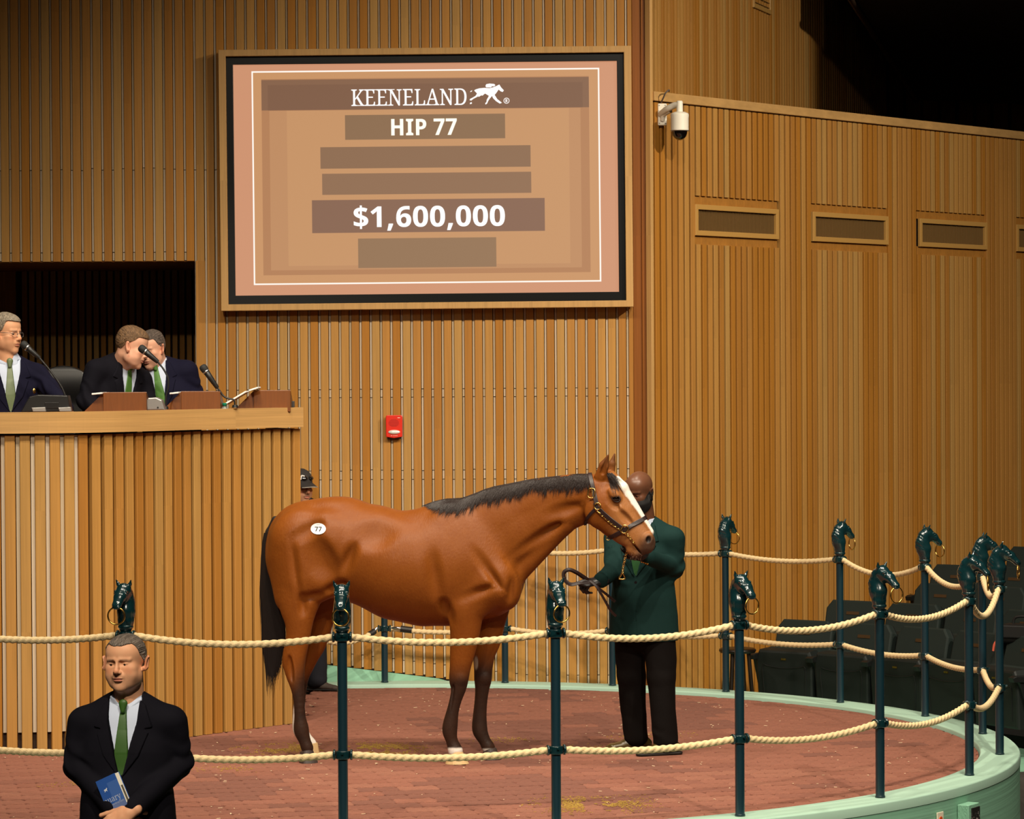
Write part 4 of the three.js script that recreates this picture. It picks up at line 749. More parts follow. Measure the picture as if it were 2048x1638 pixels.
function skinPaint(o) {
  const base = SKIN[o.skin], w = o.wide ?? 1, red = [base[0] * 0.95, base[1] * 0.68, base[2] * 0.62], lip = o.skin === 'brown' ? [0.11, 0.045, 0.033] : [0.44, 0.15, 0.11], hairC = o.brow ?? [0.12, 0.07, 0.04];
  return (x, y, z) => {
    const n = noise3(x * 90, y * 90, z * 90); let c = lerp3(base, red, 0.25 * n);
    const g = (cx, cy, cz, r) => sstep(1, 0, Math.hypot(x - cx, y - cy, z - cz) / r);
    if (o.skin !== 'brown') { c = lerp3(c, red, 0.75 * Math.max(g(0, -0.03, 0.11, 0.026), g(0.045, -0.028, 0.07, 0.032), g(-0.045, -0.028, 0.07, 0.032), Math.abs(x) > 0.074 * w ? 0.8 : 0)); }
    c = lerp3(c, lip, 0.85 * sstep(1, 0.75, Math.hypot(x / 0.025, (y + 0.066) / 0.0105)) * sstep(0.07, 0.08, z));
    const by = 0.0205 + 0.1 * (Math.abs(x) - 0.03) * (Math.abs(x) > 0.03 ? -0.6 : 0.2);
    c = lerp3(c, hairC, (o.browOn ?? 0.75) * sstep(0.006, 0.0025, Math.abs(y - by)) * sstep(0.011, 0.016, Math.abs(x)) * sstep(0.05, 0.043, Math.abs(x)) * sstep(0.04, 0.055, z) * (0.6 + 0.4 * noise3(x * 500, y * 200, z * 300)));
    const st = o.stubble ?? 0; if (st) { const m = sstep(-0.035, -0.06, y + 0.25 * Math.max(0, 0.05 - z) * 0.6) * sstep(-0.03, 0.0, z) * sstep(-0.17, -0.12, y); const lipKeep = sstep(0.8, 1.25, Math.hypot(x / 0.025, (y + 0.066) / 0.0105)); c = lerp3(c, o.beardColor ?? hairC, st * m * lipKeep * (0.75 + 0.5 * (noise3(x * 400, y * 400, z * 400) - 0.5))); }
    if (o.moustache) c = lerp3(c, hairC, o.moustache * sstep(1, 0.7, Math.hypot(x / 0.03, (y + 0.052) / 0.007)) * sstep(0.06, 0.08, z));
    return c;
  };
}
// region that carries hair: positive above the hairline
function hairRegion(o) {
  const f = o.front ?? 0.07, side = o.side ?? 0.0, nape = o.nape ?? -0.05, rec = o.recede ?? 0;
  return (x, y, z) => { const lim = z > 0.05 ? f + rec * sstep(0.015, 0.05, Math.abs(x)) : z > 0.018 ? mix(side + 0.02, f + rec, sstep(0.018, 0.05, z)) : z > -0.01 ? mix(side - 0.005, side + 0.02, (z + 0.01) / 0.028) : mix(nape, side - 0.005, sstep(-0.06, -0.01, z)); return y - lim; };
}
const SKIN_MAT = new THREE.MeshPhysicalMaterial({ color: 0xffffff, vertexColors: true, roughness: 0.5, specularIntensity: 0.45, sheen: 0.15, sheenRoughness: 0.6 });
// hand: prims in the frame given by wrist, forward direction, back-of-hand normal; curl[4] bends, thumb [spread, bend]; s = +1 when the thumb lies along +side
function handParts(wr, fwd, back, s, curl, thumb, size = 1) {
  const F3 = fwd.clone().normalize(), B = back.clone().addScaledVector(F3, -back.dot(F3)).normalize(), S = V(0, 0, 0).crossVectors(B, F3).multiplyScalar(s), P = [], T = (f, u, b) => wr.clone().addScaledVector(F3, f * size).addScaledVector(S, u * size).addScaledVector(B, b * size);
  P.push(ecap(T(-0.03, 0, 0), T(0.02, 0, 0), [0.027 * size, 0.021 * size], [0.032 * size, 0.018 * size], 0.012, B.toArray()), ecap(T(0.02, 0.004, 0), T(0.075, 0, 0), [0.036 * size, 0.0165 * size], [0.04 * size, 0.0135 * size], 0.012, B.toArray()));
  const len = [[0.042, 0.026, 0.021], [0.046, 0.03, 0.023], [0.043, 0.027, 0.022], [0.034, 0.021, 0.019]];
  for (let i = 0; i < 4; i++) {
    let p = T(0.08 - 0.004 * Math.abs(i - 1), 0.029 - 0.0195 * i, 0.001), a = curl[i] * 0.9, sp = (1.2 - i) * 0.05; const r = [0.0095, 0.0098, 0.0093, 0.0082][i] * size;
    let prev = T(0.05, 0.024 - 0.016 * i, 0.001); P.push(cap(prev, p, r * 1.15, r * 1.08, 0.006));
    for (let k = 0; k < 3; k++) { const d = F3.clone().multiplyScalar(Math.cos(a)).addScaledVector(B, -Math.sin(a)).addScaledVector(S, sp), q = p.clone().addScaledVector(d, len[i][k] * size); P.push(cap(p, q, r * (1.05 - 0.1 * k), r * (0.97 - 0.12 * k), 0.004)); p = q; a += curl[i] * (k === 0 ? 1.15 : 0.7); }
  }
  let p = T(0.012, 0.027, -0.006), d = F3.clone().multiplyScalar(Math.cos(thumb[0])).addScaledVector(S, Math.sin(thumb[0])).addScaledVector(B, -0.25).normalize(), q = p.clone().addScaledVector(d, 0.042 * size); P.push(cap(p, q, 0.0165 * size, 0.0125 * size, 0.012));
  for (const [l, r] of [[0.032, 0.0115], [0.027, 0.0105]]) { d = d.clone().addScaledVector(F3, thumb[1]).addScaledVector(S, -thumb[1] * 0.5).normalize(); p = q; q = p.clone().addScaledVector(d, l * size); P.push(cap(p, q, r * size * 1.08, r * size * 0.92, 0.004)); }
  return P;
}
const suitMat = (c, sheen = 0x333340) => new THREE.MeshPhysicalMaterial({ color: c, roughness: 0.85, specularIntensity: 0.2, sheen: 0.07, sheenRoughness: 0.5, sheenColor: new THREE.Color(sheen), map: clothTexFine, bumpMap: clothFold, bumpScale: 0.004 });
const clothTexFine = dataTex(64, 64, (u, v, x, y) => 0.82 + 0.12 * hash3(x, y, 3) + ((x + y) % 4 < 2 ? 0.06 : 0)); clothTexFine.repeat.set(16, 16);
const clothFold = dataTex(256, 256, (u, v) => { const w = (a, b) => 0.5 * noise3(a, b, 3) + 0.5 * noise3(2 * a, 2 * b, 9); const t = (u + 1) % 1, e = Math.min(u, 1 - u, v, 1 - v) * 8; return mix(0.5, w(u * 6 + v * 3, v * 5), clamp(e, 0, 1)); }, false); clothFold.repeat.set(1.6, 1.6);
const SHIRT = std(0xb9c3d8, 0.75), TIE_MAT = (c) => phys(c, 0.5, { sheen: 0.4, map: clothTexFine });
const local = (list) => list.map((q) => V(...q));
// whole figure. origin between the hips; shoulders at y 0.5, head centre at about 0.73
function makePerson(o) {
  const g = new THREE.Group(); g.name = numbered('person'); scene.add(g); tag(g, o.label, 'person', o.group);
  g.position.copy(o.pos); g.rotation.set(o.tilt?.[0] ?? 0, o.turn ?? 0, o.tilt?.[1] ?? 0, o.order ?? 'ZYX'); const sc = o.scale ?? 1; g.scale.setScalar(sc); g.updateMatrixWorld(true);
  const L = (p) => g.worldToLocal(p.clone());
  const bx = o.bulk ?? 1, q = g.getWorldQuaternion(new THREE.Quaternion()).invert(), cell = o.cell ?? 0.009;
  // head
  const hc = o.headAt ? L(o.headAt) : V(0, 0.735, 0.025), hs = o.headScale ?? 1, hq = new THREE.Quaternion().setFromEuler(new THREE.Euler(...(o.headTurn ?? [0, 0, 0]), 'YXZ')), hm = new THREE.Matrix4().compose(hc, hq, V(hs, hs, hs)), hi = hm.clone().invert().elements;
  const head0 = headParts(o.face), toHead = (x, y, z) => [hi[0] * x + hi[4] * y + hi[8] * z + hi[12], hi[1] * x + hi[5] * y + hi[9] * z + hi[13], hi[2] * x + hi[6] * y + hi[10] * z + hi[14]];
  const headF = (x, y, z) => { const far = Math.hypot(x - hc.x, y - hc.y, z - hc.z); if (far > 0.2 * hs) return far - 0.15 * hs; return head0(...toHead(x, y, z)) * hs; };
  const hp0 = (x, y, z) => V(x, y, z).applyMatrix4(hm);
  // arms: [elbow, wrist] in world places
  const S = [V(-0.178 * bx, 0.468, -0.012), V(0.178 * bx, 0.468, -0.012)], arms = o.arms.map((a) => a.map(L)), hands = (o.hands ?? []).map((h) => h && ({ ...h, fwd: h.fwd.clone().applyQuaternion(q), back: h.back.clone().applyQuaternion(q) }));
  const seatZ = o.seated ? 0.42 : 0, feet = o.feet?.map((f) => ({ at: L(f.at), dir: f.dir.clone().applyQuaternion(q) }));
  const torsoList = (e, a = 1) => [
    ecap(V(0, 0.0, 0), V(0, 0.12, 0.012), [0.165 * bx + e, 0.118 * bx + e], [0.163 * bx + e, 0.122 * bx + e], 0.03), ecap(V(0, 0.12, 0.012), V(0, 0.33, 0.0), [0.163 * bx + e, 0.122 * bx + e], [0.178 * bx + e, 0.118 + e], 0.03), ecap(V(0, 0.33, 0), V(0, 0.43, -0.012), [0.178 * bx + e, 0.118 + e], [0.15 * bx + e, 0.1 + e], 0.03),
    ecap(V(-0.145 * bx, 0.47, -0.018), V(0.145 * bx, 0.47, -0.018), [0.062 + e, 0.078 + e], [0.062 + e, 0.078 + e], 0.04), cap(V(-0.12 * bx, 0.498, -0.02), V(-0.045, 0.555, -0.03), 0.04 + e, 0.035 + e, 0.04), cap(V(0.12 * bx, 0.498, -0.02), V(0.045, 0.555, -0.03), 0.04 + e, 0.035 + e, 0.04),
  ];
  const armList = (e, r = [0.056, 0.046, 0.036], cut = 1) => arms.flatMap((a, i) => a ? [cap(S[i], a[0], r[0] + e, r[1] + e, 0.03), cap(a[0], a[0].clone().lerp(a[1], cut), r[1] + e, mix(r[1], r[2], cut) + e, 0.02)] : []);
  // skin: one continuous body, fine at head and hands
  const handP = hands.flatMap((h, i) => h && arms[i] ? handParts(arms[i][1], h.fwd, h.back, h.s, h.curl, h.thumb, h.size ?? 1) : []);
  const neck = [ecap(hp0(0, -0.05, -0.028), V(0, 0.5, -0.03), [0.058 * (o.neck ?? 1), 0.06], [0.066 * (o.neck ?? 1), 0.066], 0.025), cap(hp0(0, -0.1, 0.025), V(0, 0.54, 0.01), 0.03, 0.04, 0.03)];
  const legList = (e, r) => feet ? feet.flatMap((f, i) => { const hipP = V(i ? 0.088 * bx : -0.088 * bx, 0.0, 0), ank = f.at.clone().add(V(0, 0.09 / sc, 0)), knee = hipP.clone().lerp(ank, 0.5).add(V(0, 0, 0.012)); return [ecap(hipP, knee, [r[0] + e, r[0] * 1.05 + e], [r[1] + e, r[1] * 1.05 + e], 0.02), ecap(knee, ank, [r[1] + e, r[1] * 1.05 + e], [r[2] + e, r[2] * 1.1 + e], 0.02)]; }) : o.seated ? [-1, 1].flatMap((s) => [cap(V(s * 0.09, 0, 0.02), V(s * 0.1, 0.0, 0.42), 0.075 + e, 0.055 + e, 0.03), cap(V(s * 0.1, 0.0, 0.42), V(s * 0.1, -0.42, 0.42), 0.055 + e, 0.04 + e, 0.02)]) : [];
  const under = field([...torsoList(-0.022), ...armList(-0.014), ...legList(-0.012, [0.085, 0.06, 0.045]), ...neck]), handFld = handP.length ? field(handP) : null;
    const cutY = 0.545, sph = hands.map((h, i) => h && arms[i] ? { c: arms[i][1].clone().addScaledVector(h.fwd.clone().normalize(), 0.06), r: 0.135 } : null).filter(Boolean), inS = (x, y, z) => sph.some((s) => Math.hypot(x - s.c.x, y - s.c.y, z - s.c.z) < s.r);
  const nearS = (x, y, z) => sph.some((s) => Math.hypot(x - s.c.x, y - s.c.y, z - s.c.z) < s.r * 1.5);
  const body = (x, y, z) => { let d = under(x, y, z); if (y > 0.45) d = smin(d, headF(x, y, z), 0.018); if (handFld && nearS(x, y, z)) d = smin(d, handFld(x, y, z), 0.012); return d; };
  const pts = [...S, ...arms.flat().filter(Boolean), ...(feet ?? []).map((f) => f.at)], low = [Math.min(-0.3 * bx, ...pts.map((p) => p.x)) - 0.12, Math.min(o.seated ? -0.5 : -0.2, ...pts.map((p) => p.y)) - 0.08, Math.min(-0.22, ...pts.map((p) => p.z)) - 0.12], high = [Math.max(0.3 * bx, ...pts.map((p) => p.x)) + 0.12, 0.66, Math.max(0.22 + seatZ, ...pts.map((p) => p.z)) + 0.14];
  const fp = skinPaint(o.face), paint = (x, y, z) => { const h = toHead(x, y, z); return Math.hypot(...h) < 0.22 && y > 0.52 ? fp(...h) : o.gloves ? [0.012, 0.011, 0.012] : lerp3(SKIN[o.face.skin], [SKIN[o.face.skin][0], SKIN[o.face.skin][1] * 0.8, SKIN[o.face.skin][2] * 0.75], noise3(x * 60, y * 60, z * 60) * 0.6); };
  const hl = 0.17 * hs, hcell = o.headCell ?? 0.0034;
  const grids = [[low, [high[0], cutY + 0.03, high[2]], 0.013, (x, y, z) => y <= cutY && !inS(x, y, z)], [[hc.x - hl, cutY - 0.02, hc.z - hl], [hc.x + hl, hc.y + hl * 1.02, hc.z + hl], hcell, (x, y) => y >= cutY - 0.004], ...sph.map((s) => [[s.c.x - s.r - 0.01, s.c.y - s.r - 0.01, s.c.z - s.r - 0.01], [s.c.x + s.r + 0.01, s.c.y + s.r + 0.01, s.c.z + s.r + 0.01], 0.0042, (x, y, z) => Math.hypot(x - s.c.x, y - s.c.y, z - s.c.z) <= s.r + 0.003 && (y < cutY)])];
  part('body', sdfGeo(body, grids, paint, 0.0018), o.face.skin === 'brown' ? DARK_SKIN_MAT : SKIN_MAT, g);
  // eyes
  const white = phys(0xe8e0d8, 0.2, { clearcoat: 0.6 }), iris = std(o.face.iris ?? 0x2c1c12, 0.2);
  for (const s of [-1, 1]) { const e = part('eye', new THREE.SphereGeometry(0.0125, 20, 14), white, g); e.position.copy(hp0(s * 0.0325, 0.0, 0.0668)); e.scale.setScalar(hs); const ir = part('iris', new THREE.SphereGeometry(0.0066, 16, 10).scale(1, 1, 0.45).translate(0, 0, 0.0112), iris, e); e.quaternion.copy(hq).multiply(new THREE.Quaternion().setFromEuler(new THREE.Euler(...(o.gaze ?? [0.1, 0, 0])))); }
  // hair
  if (o.hair) {
    const reg = hairRegion(o.hair), th = o.hair.thick ?? 0.006, lump = o.hair.lump ?? 0.003, hf = (x, y, z) => { const h = toHead(x, y, z), hy = h[1], up = sstep(0.04, 0.11, hy); return Math.max(headF(x, y, z) - (th * (0.5 + up * (o.hair.top ?? 0.8)) + lump * (noise3(h[0] * 90, h[1] * 40, h[2] * 60) - 0.4)) * hs, -reg(...h) * hs + 0.004 * (noise3(h[0] * 300, h[1] * 300, h[2] * 300) - 0.5), -(headF(x, y, z) + 0.006), Math.abs(h[0]) > 0.079 * (o.face.wide ?? 1) && hy < 0.035 ? 0.01 : -1); };
    const c1 = o.hair.color, c2 = o.hair.color2 ?? c1, hpaint = (x, y, z) => { const h = toHead(x, y, z); return lerp3(c1, c2, clamp(noise3(h[0] * 260, h[1] * 90, h[2] * 150) * 0.9 + (o.hair.sideGrey ?? 0) * sstep(0.06, 0.02, h[1]), 0, 1)); };
    part('hair', sdfGeo(hf, [[[hc.x - hl, hc.y - hl, hc.z - hl], [hc.x + hl, hc.y + hl, hc.z + hl], hcell]], hpaint, 0.002), HAIR_MAT, g);
  }
  if (o.beard) { const bf = (x, y, z) => { const h = toHead(x, y, z), lim = Math.max(h[1] + 0.03 + (h[2] < 0.06 ? (0.06 - h[2]) * -0.55 : 0), -0.02 - h[2], 0.0 - (Math.hypot(h[0] / 0.027, (h[1] + 0.066) / 0.013) - 1) * 0.01); return Math.max(headF(x, y, z) - o.beard.thick * hs * sstep(0.0, 0.04, -h[1] - 0.02) - 0.001, lim * hs, -(headF(x, y, z) + 0.008)); }; part('beard', sdfGeo(bf, [[[hc.x - hl, hc.y - hl, hc.z - hl], [hc.x + hl, hc.y + hl, hc.z + hl], hcell]], null, 0.002), std(o.beard.color, 0.8), g); }
  // clothes
  const T0 = field(torsoList(-0.006)), Jb = [...torsoList(0.008), ...armList(0.004, [0.062, 0.053, 0.043], o.sleeve ?? 0.93)], vee = o.vee ?? [[0, 0.235], [-0.062, 0.48], [-0.075, 0.56], [-0.06, 0.66], [0.06, 0.66], [0.075, 0.56], [0.062, 0.48]];
  if (o.skirt !== false && !o.seated) Jb.push(ecap(V(0, 0.06, 0.005), V(0, -0.11, 0.0), [0.182 * bx, 0.138 * bx], [0.2 * bx, 0.152 * bx], 0.03));
  const J0 = field(Jb), vp = poly2(vee), folds = o.folds ?? 0.007;
  const wrinkle = (x, y, z) => { let d = 0; for (let i = 0; i < arms.length; i++) { if (!arms[i]) continue; const e = arms[i][0], r = Math.hypot(x - e.x, y - e.y, z - e.z); if (r < 0.16) d += (1 - r / 0.16) * Math.sin(70 * ((x - e.x) * 0.4 + (y - e.y) + 0.5 * (z - e.z)) + 5 * noise3(x * 12, y * 12, z * 12)) * folds; } return d + (noise3(x * 9, y * 9, z * 9) - 0.5) * folds * 1.2; };
  const neckHole = (x, y, z) => 0.062 - Math.hypot(x, (z + 0.025)) - Math.max(0, (y - 0.5)) * 0.35, hem = o.hem ?? -0.13;
  const jacket0 = (x, y, z) => Math.max(J0(x, y, z) + wrinkle(x, y, z), y > 0.5 ? neckHole(x, y, z) : -1, hem - y);
  if (o.jacket) {
    const jacket = (x, y, z) => { let d = jacket0(x, y, z); if (z > -0.02 && Math.abs(x) < 0.16) d = Math.max(d, -Math.max(vp(x, y), -0.4)); if (z > 0 && y < vee[0][1] && Math.abs(x - 0.008) < 0.02) d += 0.006 * Math.exp(-(((x - 0.008) / 0.003) ** 2)); return d; };
    const gj = [[low[0], Math.max(low[1], hem - 0.02), low[2]], [high[0], 0.66, high[2]], cell];
    part('jacket', sdfGeo(jacket, [gj], null, 0.004), o.jacket, g);
    const lap = (s) => { const pl = poly2([[s * 0.004, vee[0][1] - 0.004], [s * 0.064, 0.475], [s * 0.07, 0.575], [s * 0.098, 0.55], [s * 0.135, 0.455], [s * 0.1, 0.448], [s * 0.118, 0.43], [s * 0.08, 0.33]]); return (x, y, z) => Math.max(jacket0(x, y, z) - 0.0065, pl(x, y), 0.0 - z, -(jacket0(x, y, z) + 0.01)); };
    for (const s of [-1, 1]) part('lapel', sdfGeo(lap(s), [[[-0.2, 0.2, -0.05], [0.2, 0.64, 0.2], 0.0055]], null, 0.003), o.jacket, g);
    part('button', new THREE.CylinderGeometry(0.009, 0.009, 0.005, 14).rotateX(Math.PI / 2).translate(0.006, vee[0][1] - 0.03, 0), std(0x0d0c10, 0.4), g).position.z = (() => { let z = 0.3; while (z > 0 && jacket0(0.006, vee[0][1] - 0.03, z) > 0) z -= 0.002; return z + 0.001; })();
  }
  if (o.shirt !== false) {
    const shirt = (x, y, z) => Math.max(T0(x, y, z) - 0.004, 0.05 - Math.hypot(x, z + 0.025) - (y - 0.5) * 0.3 - (y < 0.5 ? 1 : 0), 0.2 - y);
    part('shirt', sdfGeo(shirt, [[[-0.15, 0.19, -0.12], [0.15, 0.62, 0.2], 0.0075]], null, 0.003), o.shirt ?? SHIRT, g);
    const nk = [V(0, 0.53, -0.028), hp0(0, -0.1, -0.03)], ax = nk[1].clone().sub(nk[0]).normalize();
    const backTrim = o.collarBack ?? 0.058;
    const collar = (x, y, z) => { const p = V(x, y, z).sub(nk[0]), t = p.dot(ax), rr = p.addScaledVector(ax, -t), ang = Math.atan2(rr.x, rr.z), len = Math.hypot(rr.x / (1.0 * (o.neck ?? 1)), rr.z), Rr = 0.079 - 0.16 * clamp(t, 0, 0.07) + 0.01 * Math.max(0, Math.cos(ang)), front = Math.abs(ang), lo = 0.012 - 0.052 * sstep(0.75, 0.3, front), hiY = mix(backTrim, 0.058, sstep(2.4, 1.4, front)) - 0.036 * sstep(0.9, 0.0, front); return Math.max(Math.abs(len - Rr) - 0.0035, lo - t, t - hiY, 0.0055 - front * 0.03 < 0 ? -1 : 0.004) * 0.8; };
    part('collar', sdfGeo(collar, [[[-0.14, 0.46, -0.15], [0.14, 0.64, 0.14], 0.0042]], null, 0.002), o.shirt ?? SHIRT, g);
  }
  if (o.tie) {
    const blade = poly2([[-0.013, 0.545], [-0.031, 0.36], [-0.038, 0.2], [0.0, 0.17], [0.038, 0.2], [0.031, 0.36], [0.013, 0.545]]), ts = field(torsoList(0.0)), tie = (x, y, z) => Math.max(ts(x, y, z) - 0.004 + 0.1 * x * x, blade(x, y), -z, vee[0][1] - 0.03 - y, -(ts(x, y, z) + 0.008));
    const tz = (() => { let z = 0.3; while (z > 0 && ts(0, 0.52, z) > 0) z -= 0.002; return z; })();
    const knot = ecap(V(0, 0.558, tz + 0.004), V(0, 0.526, tz + 0.01), [0.021, 0.013], [0.012, 0.01], 0.005);
    const tg = sdfGeo((x, y, z) => smin(tie(x, y, z), knot.d(x, y, z), 0.004), [[[-0.05, 0.18, 0.0], [0.05, 0.6, 0.2], 0.0048]], null, 0.002);
    part('tie', tg, TIE_MAT(o.tie), g);
  }
  if (o.trousers) {
    const tr = field([ecap(V(0, 0.05, 0), V(0, -0.06, 0), [0.165 * bx, 0.122 * bx], [0.16 * bx, 0.12 * bx], 0.03), ...legList(0.012, o.legs ?? [0.092, 0.074, 0.066])]), lowF = feet ? Math.min(...feet.map((f) => f.at.y)) : -0.45;
    const tf = (x, y, z) => { const k = feet ? y - lowF : 1; return Math.max(tr(x, y, z) + (noise3(x * 10, y * 7, z * 10) - 0.5) * 0.012 + (k < 0.28 ? 0.006 * Math.sin(46 * (y + 0.5 * x) + 7 * noise3(x * 14, y * 9, z * 9)) * (1 - k / 0.28) * noise3(x * 9 + 3, y * 6, z * 9) : 0), (feet ? lowF + 0.03 : -0.6) - y); };
    part('trousers', sdfGeo(tf, [[low, [high[0], 0.12, high[2]], cell]], null, 0.004), o.trousers, g);
  }
  if (feet) for (const f of feet) {
    const d = f.dir.clone().setY(0).normalize(), P = (a, y, w) => f.at.clone().addScaledVector(d, a).add(V(0, y, 0)), zx = V(-d.z, 0, d.x).toArray();
    const sh = field([ecap(P(-0.07, 0.04), P(0.05, 0.042), [0.036, 0.034], [0.034, 0.04], 0.02, zx), ecap(P(0.05, 0.036), P(0.15, 0.024), [0.032, 0.042], [0.021, 0.036], 0.02, zx), cap(P(-0.04, 0.05), P(-0.035, 0.11), 0.036, 0.04, 0.02), ecap(P(0.15, 0.024), P(0.175, 0.02), [0.02, 0.034], [0.015, 0.022], 0.01, zx)]);
    const bb = [[f.at.x - 0.26, f.at.y - 0.01, f.at.z - 0.26], [f.at.x + 0.26, f.at.y + 0.18, f.at.z + 0.26], 0.006];
    const shoe = part('shoe', sdfGeo((x, y, z) => Math.max(sh(x, y, z), f.at.y + 0.014 - y), [bb], null, 0.003), o.shoes, g), solF = field([ecap(P(-0.08, 0.012), P(0.17, 0.012), [0.03, 0.042], [0.026, 0.036], 0.01, zx)]);
    part('sole', sdfGeo((x, y, z) => Math.max(solF(x, y, z), y - f.at.y - 0.018, f.at.y + 0.001 - y), [bb], null, 0.003), std(0x14100d, 0.7), shoe);
  }
  g.userData.frame = { hm, hp0, jacket0, toHead, headF }; const fr = g.userData.frame; delete g.userData.frame;
  return { g, hp0, hq, hs, headF, jacket0, arms };
}
const DARK_SKIN_MAT = new THREE.MeshPhysicalMaterial({ color: 0xffffff, vertexColors: true, roughness: 0.36, specularIntensity: 0.8 });
const hairTex = dataTex(128, 128, (u, v, x, y) => 0.62 + 0.38 * noise3(u * 60 + 8 * noise3(v * 9, 1, 1), v * 14, 2)), hairBump = dataTex(128, 128, (u, v) => noise3(u * 60 + 8 * noise3(v * 9, 1, 1), v * 14, 2), false); for (const t of [hairTex, hairBump]) t.repeat.set(9, 9);
const HAIR_MAT = new THREE.MeshStandardMaterial({ color: 0xffffff, vertexColors: true, roughness: 0.75, map: hairTex, bumpMap: hairBump, bumpScale: 0.004 });
const NAVY = suitMat(0x121119), NAVY_BLUE = suitMat(0x151428, 0x3a3a60), GREEN_JACKET = suitMat(0x17312f, 0x35605a), BLACK_TROUSER = suitMat(0x110d0c);
// ---- the man standing in front of the ring
const frontMan = (() => {
  const D = 14.1, at2 = (px, py, dz = 0) => at(px, py, D - dz), head = at2(251, 1325, 0.02), pos = V(at2(254, 1400).x, head.y - 0.737, -D);
  const foot = (x) => ({ at: V(pos.x + x, LOW + 0.001, -D), dir: V(x * 1.2, 0, 1) });
  return makePerson({
    label: 'man in a navy suit and green tie standing before the ring', pos, turn: -0.1, bulk: 1.16, cell: 0.0075, headCell: 0.0028, headAt: head, headTurn: [0.02, -0.2, 0.03], headScale: 1.0, neck: 1.12, sleeve: 0.9,
    face: { skin: 'ruddy', wide: 1.12, jaw: 1.35, earOut: 0.011, stubble: 0.3, beardColor: [0.2, 0.12, 0.08], browOn: 0.45, brow: [0.22, 0.13, 0.08], iris: 0x2a1c14 }, gaze: [0.05, -0.25, 0],
    hair: { front: 0.082, side: 0.012, nape: -0.05, recede: 0.008, thick: 0.0042, color: [0.13, 0.09, 0.065], color2: [0.3, 0.25, 0.21], sideGrey: 0.4, top: 0.7 },
    arms: [[at2(153, 1530, -0.02), at2(232, 1622, 0.2)], [at2(360, 1525, -0.02), at2(258, 1626, 0.26)]],
    hands: [{ fwd: V(1, -0.75, 0.15), back: V(-0.2, 0.3, 1), s: 1, curl: [0.5, 0.5, 0.5, 0.5], thumb: [0.5, 0.1], size: 1.05 }, { fwd: V(-0.85, -0.5, 0.12), back: V(0.1, 0.55, 0.85), s: -1, curl: [0.45, 0.5, 0.55, 0.6], thumb: [0.42, 0.02], size: 1.1 }],
    jacket: NAVY, tie: 0x355c1c, trousers: NAVY, feet: [foot(-0.14), foot(0.14)], shoes: std(0x14100e, 0.35),
  });
})();
// blue sale book tucked under his arm
{
  const D = 14.1, k = D / F, c = at(229, 1589, D - 0.215), cv = document.createElement('canvas'); cv.width = 256; cv.height = 384; const g = cv.getContext('2d');
  g.fillStyle = '#3563b8'; g.fillRect(0, 0, 256, 384); g.fillStyle = '#4c76c4'; g.fillRect(120, 60, 136, 250); g.fillStyle = '#6f86bd'; g.fillRect(30, 270, 226, 114); g.fillStyle = '#c9d2e8'; g.font = '78px serif'; g.fillText('January', -72, 250); g.font = '18px serif'; g.fillText('HORSES OF ALL AGES', 48, 285);
  g.fillStyle = '#eef1f8'; g.beginPath(); [[52, 118], [64, 108], [86, 108], [94, 98], [104, 106], [98, 116], [90, 122], [100, 136], [92, 134], [80, 124], [62, 136], [56, 132], [66, 122]].forEach(([x, y], i) => (i ? g.lineTo : g.moveTo).call(g, x, y)); g.fill();
  const tex = new THREE.CanvasTexture(cv); tex.colorSpace = THREE.SRGBColorSpace;
  const b = thing('book', 'blue paperback sale book tucked under the front man\'s arm', 'book'); b.position.copy(c); b.rotation.set(0.1, -0.5, 0.46);
  const w = 0.115, h = 0.17, t = 0.032;
  part('page_block', box(w - 0.003, h - 0.003, t - 0.004), std(0xe9e2cf, 0.85), b);
  const cover = part('cover', box(w, h, 0.0016, 0, 0, t / 2), std(0x3563b8, 0.4), b); part('cover_print', new THREE.PlaneGeometry(w, h).translate(0, 0, t / 2 + 0.0012), std(0xffffff, 0.4, { map: tex }), b);
  part('cover', box(w, h, 0.0016, 0, 0, -t / 2), std(0x3563b8, 0.4), b); part('spine_label', box(0.001, 0.075, 0.012, w / 2 - 0.0005, -0.012, 0), std(0x5a5142, 0.8), b);
}
